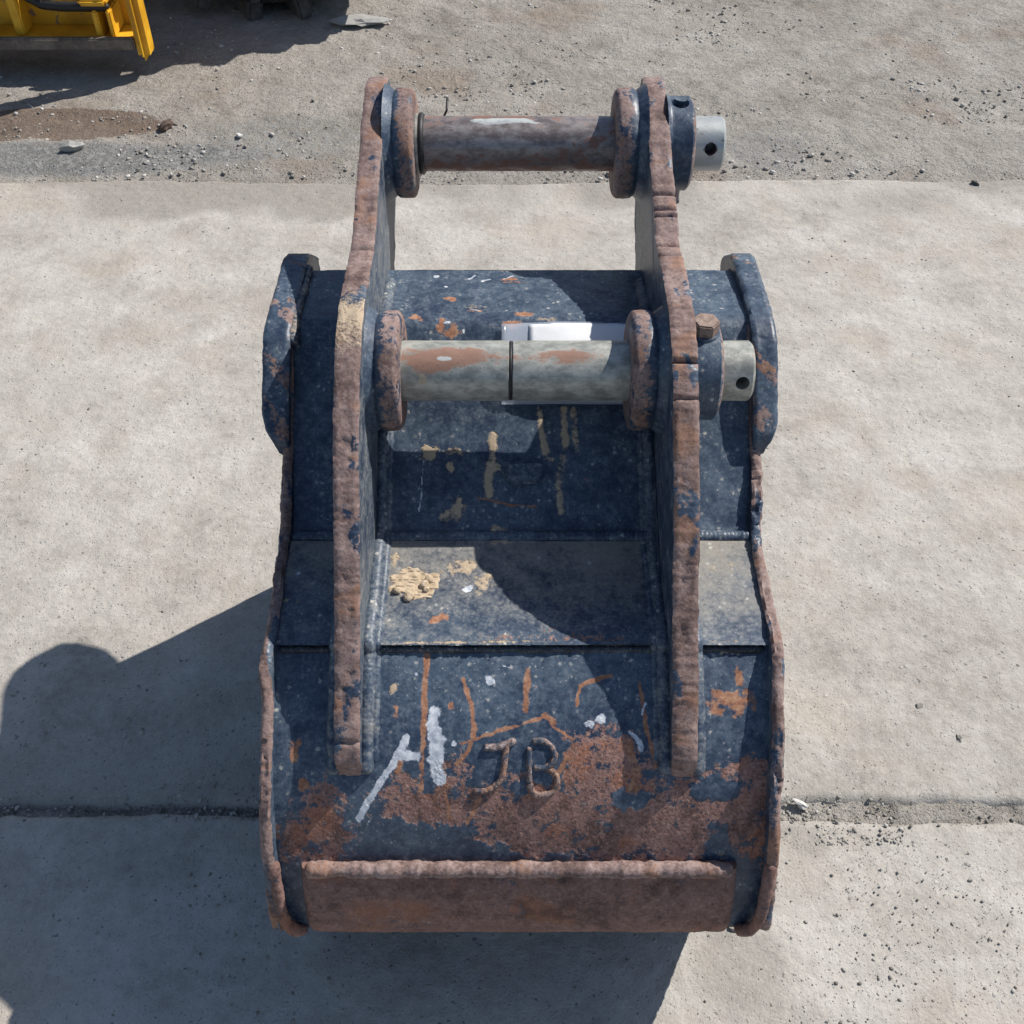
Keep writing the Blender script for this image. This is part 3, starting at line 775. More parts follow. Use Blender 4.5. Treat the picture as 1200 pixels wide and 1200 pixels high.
pin1 = pin('pivot_pin', PIN1, EAR_L[0] - 0.006, 0.2800, M_PIN1, [], at_pin1, 'brown rusty pin polished bare in the middle')
# cross holes in the pin ends, drilled towards the lower front
def drill(o, c, x, ang, r, depth=0.05):
    d = Vector((0, math.cos(ang), math.sin(ang)))
    p = Vector((x, c[0], c[1]))
    cutter = rod('cutter', p + d * 0.006, p + d * 0.06, r, 28)
    boolean_cut(o, cutter)
drill(pin2, PIN2, 0.2635, math.radians(166), 0.0080)
drill(pin1, PIN1, 0.2600, math.radians(164), 0.0080)
# dark groove ring, o-ring
def ring(name, x, c, rr, r, mat, parent):
    pr = [(x + r * math.cos(t), rr + r * math.sin(t)) for t in np.linspace(0, 2 * math.pi, 13)]
    o = lathe(name, pr, (0, c[0], c[1]), mat, parent, 64, sharp=False); return o
o = ring('groove_ring', -0.0015, PIN2, R_PIN - 0.0022, 0.0019, M_BLACK, pin2)
o = ring('rubber_ring', -0.1200, PIN1, R_PIN + 0.0004, 0.0042, M_BLACK, pin1)
lathe('washer', [(-0.127, R_PIN), (-0.127, R_PIN + .0035), (-0.1235, R_PIN + .0035), (-0.1235, R_PIN)], (0, PIN1[0], PIN1[1]), M_PIN2, pin1, 64)

def collar(c, x0, x1, R, seed):
    L = x1 - x0
    pr = [(x0, R_PIN + .0005), (x0, R + 0.004), (x0 + 0.004, R + 0.0005), (x0 + 0.006, R)] + [(x0 + L * t, R) for t in np.linspace(0.25, 0.8, 6)] + [(x1 - 0.005, R), (x1 - 0.0015, R - 0.004), (x1, R - 0.009), (x1, R_PIN + .006), (x1, R_PIN + .0005), (x0, R_PIN + .0005)]
    def at(ax, a, r):
        n = fbm(a * 4, ax * 60, seed)
        return {'rust': 0.75 * sstep(0.80, 0.95, (ax - x0) / L) - 0.12 + 0.4 * (n - 0.5), 'dust': np.full(ax.shape, 0.05)}
    return lathe('locking_collar', pr, (0, c[0], c[1]), M_PLATE, bucket, 96, at, 0.0006, seed)
col2 = collar(PIN2, EAR_R[1] - 0.001, EAR_R[1] + 0.0375, 0.0575, 8)
col1 = collar(PIN1, EAR_R[1] - 0.001, EAR_R[1] + 0.0360, 0.0600, 9)
# open bolt bore in the upper collar, broken through at the rim
cx1 = EAR_R[1] + 0.0185
boolean_cut(col1, rod('cutter', (cx1 - 0.002, PIN1[0] - 0.006, PIN1[1] + 0.030), (cx1 - 0.002, PIN1[0] - 0.006, PIN1[1] + 0.09), 0.0115, 26))
boolean_cut(col1, rod('cutter', (cx1 + 0.001, PIN1[0] + 0.004, PIN1[1] + 0.070), (cx1 + 0.003, PIN1[0] + 0.05, PIN1[1] + 0.062), 0.0135, 22))
lathe('bore_bushing', [(PIN1[1] - 0.03, 0.0)] + [(PIN1[1] - 0.084 + 0.002 * i, 0.013 - 0.0008 * i) for i in range(3)] + [(PIN1[1] - 0.06, 0.012)], (cx1, PIN1[0], 0), M_RUSTY, bucket, 24, axis='Z')
# hex bolt in the lower collar
def hex_bolt(c, x, R):
    bm = bmesh.new()
    base = Vector((x, c[0] - 0.001, c[1] + R))
    bmesh.ops.create_cone(bm, cap_ends=True, segments=6, radius1=0.0160, radius2=0.0160, depth=0.018, matrix=Matrix.Translation(base + Vector((0, 0, 0.0065))) @ Matrix.Rotation(math.radians(20), 4, 'Z'))
    bmesh.ops.bevel(bm, geom=[e for e in bm.edges], offset=0.0016, segments=2, affect='EDGES')
    me = bpy.data.meshes.new('hex_bolt'); bm.to_mesh(me); bm.free()
    me.materials.append(M_BOLT)
    o = bpy.data.objects.new('hex_bolt', me); col.objects.link(o); o.parent = bucket
    lathe('bolt_seat', [(c[1] + R - 0.006, 0.0180), (c[1] + R - 0.001, 0.0175), (c[1] + R + 0.0005, 0.017), (c[1] + R + 0.0005, 0.0)], (x, c[0] - 0.001, 0), M_PLATE, bucket, 32, axis='Z')
hex_bolt(PIN2, EAR_R[1] + 0.0165, 0.0575)

# ---- JB written in weld bead, small welded plate, mud lumps, wire
def on_skin(px, py, lift=0.0):
    best = None
    for nm, p in SKIN.items():
        fy = p[:, 0] * CP + (H - p[:, 1]) * SP; vv = (H - p[:, 1]) * CP - p[:, 0] * SP
        rows = 600 + F * vv / fy; i = int(np.argmin(np.abs(rows - py)))
        if best is None or abs(rows[i] - py) < best[0]: best = (abs(rows[i] - py), p[i], fy[i])
    _, q, w = best
    return ((px - 600) / F * w, q[0] - 0.7 * lift, q[1] + 0.7 * lift)
def bead(name, pts, r, seed, attrs, parent, mat=None):
    pp = catmull([on_skin(*p, lift=0.0006) for p in pts], 0.002)
    return tube(name, pp, r, mat or M_WELD, parent, 12, 0.0015, 0.08, 0.008, 0.25, seed, attrs)
J = bead('letter_j', [(594, 871), (592, 885), (590, 903), (584, 917), (571, 926), (554, 926)], 0.0034, 3, {'rust': 0.55, 'orange': 0.42, 'dust': 0.3}, bucket)
bead('letter_serif', [(566, 876), (585, 874), (605, 867)], 0.0040, 4, {'rust': 0.5, 'white': 0.34, 'dust': .3}, J)  # white on the letter strokes paints highlights along the bead
Bt = bead('letter_b', [(620, 874), (620, 890), (620, 905), (621, 918)], 0.0031, 5, {'rust': 0.45, 'white': 0.30, 'dust': .3}, bucket)
bead('letter_bowl', [(623, 871), (632, 868), (643, 872), (650, 884), (646, 895), (638, 899), (624, 900)], 0.0037, 6, {'rust': 0.45, 'white': 0.26, 'dust': .3}, Bt)
bead('letter_bowl', [(638, 900), (648, 905), (653, 915), (648, 927), (636, 932), (625, 929), (619, 917)], 0.0035, 7, {'rust': 0.6, 'white': .15}, Bt)
# small six-sided plate welded to the back
def skin_plate(name, pts, thick, mat, attrs):
    bm = bmesh.new()
    f = bm.faces.new([bm.verts.new(on_skin(*p)) for p in pts])
    r = bmesh.ops.extrude_face_region(bm, geom=[f])
    vs = [g for g in r['geom'] if isinstance(g, bmesh.types.BMVert)]
    bmesh.ops.translate(bm, verts=vs, vec=(0, -0.7 * thick, 0.7 * thick))
    bmesh.ops.recalc_face_normals(bm, faces=bm.faces)
    bmesh.ops.bevel(bm, geom=list(bm.edges), offset=thick * 0.3, segments=2, affect='EDGES')
    me = bpy.data.meshes.new(name); bm.to_mesh(me); bm.free(); me.materials.append(mat)
    for k, v in attrs.items():
        a = me.attributes.new(k, 'FLOAT', 'POINT'); a.data.foreach_set('value', np.full(len(me.vertices), v, np.float32))
    o = bpy.data.objects.new(name, me); col.objects.link(o); o.parent = bucket
    return o
skin_plate('welded_plate', [(592, 541), (637, 540), (638, 556), (632, 566), (598, 568), (592, 560)], 0.011, M_PLATE, {'dust': 0.22})

def lump(name, c, r, mat, parent, flat=0.5, seed=0, sub=3, amp=0.7, smooth=True):
    bm = bmesh.new()
    bmesh.ops.create_icosphere(bm, subdivisions=sub, radius=1.0)
    co = np.array([v.co[:] for v in bm.verts])
    d = 1 + amp * (fbm(co[:, 0] * 1.6 + co[:, 2] * 2.1 + 7, co[:, 1] * 1.6 - co[:, 2] + 3, seed, 3) - 0.5)
    for v, k in zip(bm.verts, d): v.co *= k
    n = Vector((0, -0.35, 0.94))
    q_ = n.to_track_quat('Z', 'Y').to_matrix().to_4x4()
    bm.transform(Matrix.Translation(c) @ q_ @ Matrix.Diagonal((r, r, r * flat, 1)))
    me = bpy.data.meshes.new(name); bm.to_mesh(me); bm.free(); me.materials.append(mat)
    for f in me.polygons: f.use_smooth = smooth
    o = bpy.data.objects.new(name, me); col.objects.link(o)
    if parent: o.parent = parent
    return o
# dried mud crust with lumps on the middle plate
def mud_crust(cx, cy, rx, ry, hgt, seed):
    n = 60
    x = np.linspace(-1.3, 1.3, n); X, Yv = np.meshgrid(x, x)
    pos = np.array([on_skin(cx + a * rx, cy + b * ry) for a, b in zip(X.ravel(), Yv.ravel())])
    d = np.hypot(X, Yv) + 0.75 * (fbm(X * 2.2 + 5, Yv * 2.2, seed, 4) - 0.5)
    h = hgt * (sstep(1.0, 0.80, d) * (0.6 + 0.9 * (fbm(X * 4, Yv * 4, seed + 2, 3) - 0.3))) - 0.0015
    pos[:, 1] -= 0.35 * h.ravel(); pos[:, 2] += 0.93 * h.ravel()
    return mesh_np('mud_crust', pos, grid_quads(n, n), M_MUD, bucket)
mud_crust(487, 684, 31, 18, 0.0035, 3)
for i, (x, y, r) in enumerate(((479, 698, 7), (497, 685, 6), (503, 679, 5.5), (465, 691, 5), (500, 690, 4))):
    lump('mud_lump', on_skin(x, y, 0.004), r * 0.00093, M_MUD, bucket, 0.7, i)
lump('mud_lump', on_skin(579, 621, 0.002), 0.0045, M_MUD, bucket, 0.7, 9)

# bent wire sticking up behind the upper pin
wp = W(520, 137, 1.262)
tube('bent_wire', [wp + Vector((-0.012, 0.004, -0.014)), wp, wp + Vector((0.0045, 0.001, 0.009)), W(524, 118, 1.262), W(524.5, 113, 1.262)], 0.0016, M_BLACK, bucket, 8, 0.002, 0, 1, 0.0, 1)
bucket.location = (0, 0.95, 0)
adopt(bucket)

# ------------------------------------------------------------------ paper notice tucked behind the lower pin
paper = thing('paper_notice', 'white paper sheet in a clear sleeve tucked behind the lower bucket pin', 'paper', tuple(W(670, 470, 1.100)))
def sheet(name, x0, x1, yt, yb, lift, mat, parent, n=24):
    px = np.linspace(x0, x1, n); t = np.linspace(0, 1, n)
    V = []
    for b in t:
        for a in px:
            y = yt + (yb - yt) * b
            c = math.sin(math.pi * (a - x0) / (x1 - x0)) * 2.0
            V.append(on_skin(a, y - c * (1 - b), lift + 0.012 * math.sin(math.pi * b) + 0.002 * math.sin(a * 0.06)))
    o = mesh_np(name, V, grid_quads(n, n), mat, parent)
    m = o.modifiers.new('thickness', 'SOLIDIFY'); m.thickness = 0.0004
    return o
k = NT('clear_sleeve')
k.b.inputs['Alpha'].default_value = 0.38
M_SLEEVE = k.done((0.62, 0.68, 0.78), 0.12, None, 0.6)
sheet('paper', 620, 752, 382.0, 471, 0.009, M_PAPER, paper)
sheet('plastic_sleeve', 588, 757, 380.5, 474, 0.0065, M_SLEEVE, paper)
adopt(paper)

# ------------------------------------------------------------------ ground
def mat_ground(name, conc):
    k = NT(name)
    nb = k.noise(1.6, 5, 0.6); nm = k.noise(8, 6, 0.62); nf = k.noise(55, 5, 0.65); ng = k.noise(330, 3, 0.6); ngg = k.noise(900, 2, 0.5)
    d1, c1, c2 = k.vcell(120); d2, c3, c4 = k.vcell(320); d3, c5, c6 = k.vcell(46)
    mixv = k.math('ADD', k.math('MULTIPLY', nb, 0.35), k.math('ADD', k.math('MULTIPLY', nm, 0.4), k.math('MULTIPLY', nf, 0.25)))
    if conc:
        c = k.ramp(mixv, [(0.36, (0.275, 0.250, 0.218)), (0.46, (0.395, 0.366, 0.325)), (0.55, (0.478, 0.448, 0.405)), (0.66, (0.580, 0.552, 0.508))])
        c = k.mix(k.math('MULTIPLY', k.step(k.noise(3.3, 6, 0.65), 0.50, 0.68), 0.62), c, (0.430, 0.370, 0.305))
        c = k.mix(k.math('MULTIPLY', k.step(k.noise(6.5, 6, 0.7), 0.53, 0.66), 0.45), c, (0.33, 0.300, 0.262))
    else:
        c = k.ramp(mixv, [(0.35, (0.20, 0.178, 0.152)), (0.46, (0.315, 0.288, 0.252)), (0.55, (0.385, 0.355, 0.315)), (0.67, (0.48, 0.45, 0.405))])
        c = k.mix(k.math('MULTIPLY', k.step(k.noise(2.1, 5, 0.6), 0.54, 0.68), 0.6), c, (0.270, 0.205, 0.155))
    dt = k.step(k.math('ADD', k.attr('dirt'), k.math('MULTIPLY', k.math('SUBTRACT', k.math('ADD', k.math('MULTIPLY', nm, 0.5), k.math('MULTIPLY', nf, 0.5)), 0.5), 1.6)), 0.35, 0.75)
    c = k.mix(k.math('MULTIPLY', dt, 0.8), c, k.mix(nf, (0.235, 0.212, 0.185), (0.345, 0.318, 0.282)))
    gy = k.step(k.math('ADD', k.attr('grey'), k.math('MULTIPLY', k.math('SUBTRACT', nf, 0.5), 1.4)), 0.35, 0.75)
    c = k.mix(k.math('MULTIPLY', gy, 0.85), c, k.mix(k.step(nf, .35, .65), (0.115, 0.118, 0.118), (0.285, 0.288, 0.282)))
    br = k.step(k.math('ADD', k.attr('brown'), k.math('MULTIPLY', k.math('SUBTRACT', k.math('ADD', k.math('MULTIPLY', nm, .5), k.math('MULTIPLY', nf, .5)), 0.5), 1.2)), 0.40, 0.62)
    c = k.mix(k.math('MULTIPLY', br, 0.85), c, k.mix(nf, (0.125, 0.083, 0.058), (0.20, 0.142, 0.105)))
    # grains: dark grit and pale chips, denser on the loose ground
    gd = 0.05 if conc else 0.22
    g1 = k.math('MULTIPLY', k.step(d1, 0.40, 0.22), k.math('GREATER_THAN', c1, 1 - gd))
    g2 = k.math('MULTIPLY', k.step(d2, 0.42, 0.25), k.math('GREATER_THAN', c3, 1 - gd * 1.6))
    patch = k.step(nm, 0.40, 0.62)
    gcol = k.mix(c2, (0.09, 0.085, 0.08), (0.52, 0.50, 0.46))
    c = k.mix(k.math('MULTIPLY', k.math('MULTIPLY', g1, patch), 0.8), c, gcol)
    c = k.mix(k.math('MULTIPLY', k.math('MULTIPLY', g2, patch), 0.7), c, k.mix(c4, (0.11, 0.105, 0.095), (0.48, 0.46, 0.43)))
    c = k.mix(k.math('MULTIPLY', k.step(ng, 0.56, 0.70), 0.30), c, (0.16, 0.145, 0.125))
    c = k.mix(k.math('MULTIPLY', k.step(ng, 0.44, 0.32), 0.30), c, (0.62, 0.59, 0.53))
    h = k.math('ADD', k.math('MULTIPLY', nf, 1.3), k.math('ADD', k.math('MULTIPLY', ng, 0.35), k.math('MULTIPLY', ngg, 0.12)))
    h = k.math('ADD', h, k.math('MULTIPLY', k.math('MAXIMUM', g1, g2), 0.5))
    pit = k.step(k.noise(140, 2, 0.5), 0.70, 0.76)
    c = k.mix(k.math('MULTIPLY', pit, 0.65), c, (0.15, 0.135, 0.118))
    h = k.math('SUBTRACT', h, k.math('MULTIPLY', pit, 1.2))
    n_ = k.bump(h, 0.75 if conc else 1.0, 0.0035 if conc else 0.007)
    return k.done(c, 0.92, n_, 0.2)
M_CONC = mat_ground('dusty_concrete', True)
M_DIRT = mat_ground('gravelly_dirt', False)

far_edge = G(600, 211).y          # where the concrete ends
joint_y = G(600, 951).y
JROT = -0.010                     # the joint runs slightly off square

def axis(fine0, fine1, step, lim0, lim1):
    a = list(np.arange(fine0, fine1 + step / 2, step))
    s = step
    while a[-1] < lim1:
        s *= 1.35; a.append(min(a[-1] + s, lim1))
    s = step; b = []
    x = fine0
    while x > lim0:
        s *= 1.35; x = max(x - s, lim0); b.append(x)
    return np.array(b[::-1] + a)

def pblob(X, Y, px, py, rx, ry):
    c = G(px, py); e = G(px + rx, py); f = G(px, py + ry)
    return np.hypot((X - c.x) / abs(e.x - c.x), (Y - c.y) / abs(f.y - c.y))

gx = axis(-2.3, 2.3, 0.0095, -400, 400); gy_ = axis(far_edge - 0.06, 4.3, 0.0095, -400, 700)
X, Y = np.meshgrid(gx, gy_)
loose = sstep(far_edge - 0.02, far_edge + 0.10, Y + 0.08 * (fbm(X * 6, X * 0, 3) - 0.5))
Z = -0.010 + 0.010 * loose + 0.016 * (fbm(X * 3.0, Y * 5.0, 4, 4) - 0.5) * loose + 0.011 * (fbm(X * 26, Y * 26, 6, 4) - 0.5) * loose
Z = np.where(Y < far_edge - 0.03, -0.05, Z)
Z *= np.where((np.abs(X) > 12) | (Y > 14) | (Y < -5), 0, 1); Z = np.where((np.abs(X) > 12) | (Y > 14) | (Y < -5), -0.03, Z)
Z = Z - 0.006 * sstep(1.1, 0.5, pblob(X, Y, 60, 146, 130, 18))
brown = 1.0 * sstep(1.25, 0.75, pblob(X, Y, 55, 146, 135, 19) + 0.35 * (fbm(X * 9, Y * 9, 15) - .5)) + 0.35 * sstep(1.3, 0.5, pblob(X, Y, 830, 110, 130, 22))
grey = 0.75 * sstep(1.3, 0.6, pblob(X, Y, 70, 185, 220, 22)) + 0.5 * sstep(1.3, 0.6, pblob(X, Y, 330, 160, 120, 35)) + 0.55 * sstep(1.3, .5, pblob(X, Y, 900, 175, 70, 32)) + 0.25 * sstep(1.3, .4, pblob(X, Y, 640, 175, 180, 24))
ground = mesh_np('ground', np.stack([X, Y, Z], -1).reshape(-1, 3), grid_quads(len(gy_), len(gx)), M_DIRT, None, {'brown': brown.ravel(), 'grey': grey.ravel(), 'dirt': np.zeros(X.size)})
ground['kind'] = 'structure'

pave = bpy.data.objects.new('pavement', None); col.objects.link(pave); pave['kind'] = 'structure'
pave.location = (0, 1.0, 0)
def slab(y0, y1, seed, zoff, edge_rag=0.0):
    xx = axis(-1.9, 1.9, 0.0075, -9, 9)
    yy = np.arange(y0, y1, 0.0075)
    X, Y0 = np.meshgrid(xx, yy)
    n = len(yy)
    rel = (Y0 - y0) / (y1 - y0)
    Y = Y0 + JROT * X * np.where(edge_rag > 0, 1 - rel, 1)
    de = np.minimum(Y0 - y0, y1 - Y0)
    Z = zoff + 0.006 * (fbm(X * 1.4, Y * 1.4, seed, 3) - 0.5) + 0.0042 * (fbm(X * 22, Y * 22, seed + 2, 4) - 0.5) + 0.0016 * (fbm(X * 75, Y * 75, seed + 5, 2) - 0.5)
    Z = Z - 0.012 * sstep(0.012, 0.0, de + 0.010 * (fbm(X * 40, Y * 40, seed + 3) - 0.5))
    Y = Y + 0.010 * (fbm(X * 14, X * 0 + seed, seed, 4) - 0.5) * sstep(0.05, 0.0, de)
    if edge_rag:
        Y = Y + (0.016 * sstep(-0.05, 0.42, X) - 0.004) * sstep(0.06, 0.0, Y0 - y0) + 0.05 * (fbm(X * 3, X * 0 + 5, 7, 5) - 0.5) * sstep(0.12, 0.0, y1 - Y0)
    dirt = 0.05 + 0.28 * (fbm(X * 2.6, Y * 3.5, seed + 30, 4) - 0.5)
    if edge_rag:
        dirt = dirt + 0.95 * sstep(0.24, 0.0, y1 - Y0 + 0.40 * (fbm(X * 4, Y * 4, 88) - .5)) * (0.35 + 0.65 * sstep(0.42, 0.6, fbm(X * 2.2, Y * 0, 89)))
        dirt = dirt + 0.60 * sstep(0.24, 0.0, Y0 - y0 + 0.14 * (fbm(X * 5, Y * 5, 90) - .5)) * sstep(0.2, -0.3, X)
        dirt = dirt + 0.55 * sstep(1.3, .3, pblob(X, Y, 960, 925, 70, 22))
        dirt = dirt + 0.40 * sstep(1.3, .3, pblob(X, Y, 110, 290, 100, 60)) + 0.3 * sstep(1.3, .3, pblob(X, Y, 1060, 250, 100, 30)) + 0.3 * sstep(1.3, .3, pblob(X, Y, 60, 470, 120, 60))
    else:
        dirt = dirt + 0.6 * sstep(1.3, .4, pblob(X, Y, 870, 1130, 75, 90)) + 0.5 * sstep(1.3, .4, pblob(X, Y, 940, 985, 40, 40))
    V = np.stack([X, Y, Z], -1)
    # skirt
    sk0 = V[0].copy(); sk0[:, 2] = -0.06; sk1 = V[-1].copy(); sk1[:, 2] = -0.06
    V = np.vstack([sk0[None], V, sk1[None]]); dirt = np.vstack([dirt[:1] + .6, dirt, dirt[-1:] + .6])
    o = mesh_np('concrete_slab', V.reshape(-1, 3), grid_quads(len(V), len(xx)), M_CONC, pave, {'dirt': dirt.ravel(), 'brown': np.zeros(dirt.size), 'grey': np.zeros(dirt.size)})
    return o
slab(joint_y + 0.006, far_edge, 5, 0.001, 1.0)
slab(-1.6, joint_y - 0.004, 25, -0.0005)
# grit-filled joint bed
jx = axis(-1.9, 1.9, 0.006, -9, 9); jy = np.linspace(joint_y - 0.03, joint_y + 0.03, 16)
X, Y0 = np.meshgrid(jx, jy)
Zj = -0.012 + 0.010 * (fbm(X * 60, Y0 * 60, 3, 3) - 0.5) + 0.006 * sstep(0.1, 0.5, X)
mesh_np('joint_grit', np.stack([X, Y0 + JROT * X, Zj], -1).reshape(-1, 3), grid_quads(len(jy), len(jx)), M_DIRT, pave, {'grey': np.full(X.size, 0.3), 'brown': np.zeros(X.size), 'dirt': np.zeros(X.size)})
adopt(pave)

# loose grit and pebbles: far too many to count, one mesh
ico = bmesh.new(); bmesh.ops.create_icosphere(ico, subdivisions=1, radius=1.0)
IV = np.array([v.co[:] for v in ico.verts]); IT = np.array([[v.index for v in f.verts] for f in ico.faces]); ico.free()
def pebbles(name, pts, sizes, shades, mat):
    n = len(pts)
    jit = 1 + 0.45 * (RNG.random((n, len(IV))) - 0.5)
    ang = RNG.random(n) * 6.283; ca, sa = np.cos(ang), np.sin(ang)
    stretch = np.stack([1 + RNG.random(n) * 0.6, 0.7 + 0.4 * RNG.random(n), 0.45 + 0.4 * RNG.random(n)], 1)
    L = IV[None] * jit[..., None] * stretch[:, None] * sizes[:, None, None]
    V = np.stack([L[..., 0] * ca[:, None] - L[..., 1] * sa[:, None], L[..., 0] * sa[:, None] + L[..., 1] * ca[:, None], L[..., 2]], -1) + pts[:, None]
    T = (IT[None] + (np.arange(n) * len(IV))[:, None, None]).reshape(-1, 3)
    o = mesh_np(name, V.reshape(-1, 3), None, mat, None, {'shade': np.repeat(shades, len(IV))}, tris=T, smooth=False)
    return o
k = NT('grit_stone')
c = k.ramp(k.attr('shade'), [(0.0, (0.06, 0.055, 0.05)), (0.35, (0.17, 0.155, 0.135)), (0.7, (0.33, 0.31, 0.275)), (1.0, (0.66, 0.64, 0.60))])
M_GRIT = k.done(k.mix(k.math('MULTIPLY', k.noise(200), .35), c, (0.30, 0.28, 0.25)), 0.9, None, 0.2)

def pick(n, px0, px1, py0, py1, dens=None):
    out = []
    while len(out) < n:
        px = RNG.uniform(px0, px1, 4000); py = RNG.uniform(py0, py1, 4000)
        v = (py - 600) / F; w = H / D / (SP + v * CP)
        x = (px - 600) / F * w * D; y = (w * CP - v * w * SP) * D
        m = fbm(x * 5, y * 5, 44, 4)
        keep = RNG.random(4000) < sstep(0.42, 0.66, m) + 0.06
        if dens is not None: keep &= dens(px, py)
        out += list(zip(x[keep], y[keep]))
    return np.array(out[:n])
P1 = pick(3200, -150, 1350, 205, 1330)
P2 = pick(11000, -200, 1400, -60, 212)
jxx = RNG.uniform(-1.2, 1.2, 1500); P3 = np.stack([jxx, joint_y + JROT * jxx + RNG.normal(0, 0.008, 1500)], 1)
P4a = pick(520, 760, 1200, 980, 1250); P4b = np.vstack([pick(420, 880, 1060, 915, 990), pick(1300, -40, 320, 790, 962)])
n4 = len(P4b)
pts = np.vstack([P1, P2, P3, P4a, P4b])
sz = np.concatenate([0.0007 + 0.0021 * RNG.random(len(P1)) ** 5, 0.0013 + 0.0052 * RNG.random(len(P2)) ** 6, 0.0008 + 0.0028 * RNG.random(1500) ** 4, 0.0006 + 0.0020 * RNG.random(520) ** 5, 0.0007 + 0.0030 * RNG.random(n4) ** 5])
sh = np.concatenate([0.22 + 0.45 * RNG.random(len(P1)), 0.45 + 0.55 * RNG.random(len(P2)) ** 1.2, 0.25 + 0.55 * RNG.random(1500), 0.42 + 0.45 * RNG.random(520), 0.42 + 0.45 * RNG.random(n4)])
pz = np.where(pts[:, 1] > far_edge, 0.000, 0.0008) + np.where(np.abs(pts[:, 1] - joint_y - JROT * pts[:, 0]) < 0.011, -0.007, 0)
g = pebbles('gravel', np.column_stack([pts, pz]), sz, sh, M_GRIT)
g['kind'] = 'stuff'; g['label'] = 'loose grit and small stones scattered over concrete and dirt'; g['category'] = 'gravel'

# a few stones that can be told apart
def stone(px, py, r, shade, label, sc=(1.25, 0.8, 1)):
    p = G(px, py)
    m = mat_plain('stone_' + str(px), tuple(0.75 * a for a in shade), shade, 80, 0.9)
    o = lump('stone', (0, 0, 0), r, m, None, 0.55, px, 2, 1.5, False)
    o.rotation_euler = (0, 0, px * 0.7 if sc[0] < 1.5 else 0.12); o.scale = sc
    o.location = (p.x, p.y, r * 0.30)
    tag(o, label, 'stone')
stone(937, 943, 0.0085, (0.62, 0.60, 0.56), 'white stone chip lying at the right side plate of the bucket')
stone(862, 1087, 0.0080, (0.50, 0.42, 0.35), 'pale pinkish stone under the right end of the wear plate')
stone(1077, 829, 0.0062, (0.28, 0.26, 0.23), 'grey round pebble on clean concrete right of the bucket')
stone(1124, 866, 0.0058, (0.20, 0.19, 0.17), 'dark grey pebble on concrete between bucket and slab joint')
stone(195, 150, 0.022, (0.10, 0.065, 0.05), 'dark brown clod at the edge of the brown mud patch')
stone(281, 160, 0.010, (0.66, 0.64, 0.60), 'white stone on the loose ground behind the concrete edge')
stone(1143, 216, 0.011, (0.10, 0.095, 0.09), 'dark stone on the far edge of the concrete slab')
stone(424, 29, 0.045, (0.40, 0.39, 0.365), 'flat pale stone on the dirt right of the machine tyre', (1.9, 0.9, 0.3))
stone(86, 176, 0.026, (0.40, 0.39, 0.37), 'flat pale stone in the grey gravel below the mud patch')

# ------------------------------------------------------------------ the yellow machine behind
k = NT('yellow_paint')
n1 = k.noise(7, 5, 0.62); n2 = k.noise(40, 5, 0.65)
c = k.mix(k.step(n1, 0.4, 0.6), (0.62, 0.30, 0.012), (0.80, 0.44, 0.025))
c = k.mix(k.step(k.math('ADD', k.attr('rust'), k.math('MULTIPLY', k.math('SUBTRACT', n2, 0.5), 1.6)), 0.45, 0.6), c, k.mix(n2, (0.14, 0.085, 0.055), (0.33, 0.24, 0.17)))
M_YELLOW = k.done(c, 0.5, k.bump(n2, 0.3, 0.003), 0.5)
M_DARK = mat_plain('dark_chassis', (0.018, 0.017, 0.017), (0.045, 0.042, 0.040), 12, 0.75)
M_TYRE = mat_plain('dusty_tyre', (0.035, 0.034, 0.033), (0.10, 0.095, 0.088), 25, 0.85, bump=0.6)
M_RAIL = mat_plain('worn_rail', (0.12, 0.095, 0.075), (0.25, 0.21, 0.17), 20, 0.8)

mp = G(182, 91)
mach = thing('loader_machine', 'yellow machine with an open steel frame and a big black tyre behind the bucket', 'machine', (mp.x - 0.6, mp.y, 0))
def box(name, x0, x1, y0, y1, z0, z1, mat, parent=mach, bev=0.004, rust=None, rx=0.0):
    bm = bmesh.new()
    bmesh.ops.create_cube(bm, size=1.0)
    bm.transform(Matrix.Translation(((x0 + x1) / 2, (y0 + y1) / 2, (z0 + z1) / 2)) @ Matrix.Rotation(rx, 4, 'Y') @ Matrix.Diagonal((x1 - x0, y1 - y0, z1 - z0, 1)))
    bmesh.ops.bevel(bm, geom=list(bm.edges), offset=bev, segments=2, affect='EDGES')
    me = bpy.data.meshes.new(name); bm.to_mesh(me); bm.free(); me.materials.append(mat)
    if rust is not None:
        a = me.attributes.new('rust', 'FLOAT', 'POINT'); a.data.foreach_set('value', np.full(len(me.vertices), rust, np.float32))
    o = bpy.data.objects.new(name, me); col.objects.link(o); o.parent = parent
    return o
xr = mp.x            # right end of the frame
y0 = mp.y + 0.02
zb = 0.085
box('end_plate', xr - 0.036, xr, y0 - 0.030, y0 + 0.055, zb - 0.035, 0.62, M_YELLOW, bev=0.016, rust=0.26)
rail = box('bottom_rail', xr - 2.2, xr - 0.038, y0 - 0.025, y0 - 0.004, zb, zb + 0.034, M_RAIL)
box('floor_ledge', xr - 2.2, xr - 0.039, y0 - 0.003, y0 + 0.12, zb + 0.006, zb + 0.020, M_YELLOW, rust=0.22)
box('back_web', xr - 2.2, xr - 0.039, y0 + 0.121, y0 + 0.135, zb + 0.004, zb + 0.115, M_YELLOW, rust=0.36)
box('post', xr - 0.405, xr - 0.375, y0 + 0.03, y0 + 0.10, zb + 0.021, 0.60, M_YELLOW, rust=0.1)
box('post', xr - 0.95, xr - 0.91, y0 + 0.03, y0 + 0.10, zb + 0.021, 0.60, M_YELLOW, rust=0.1)
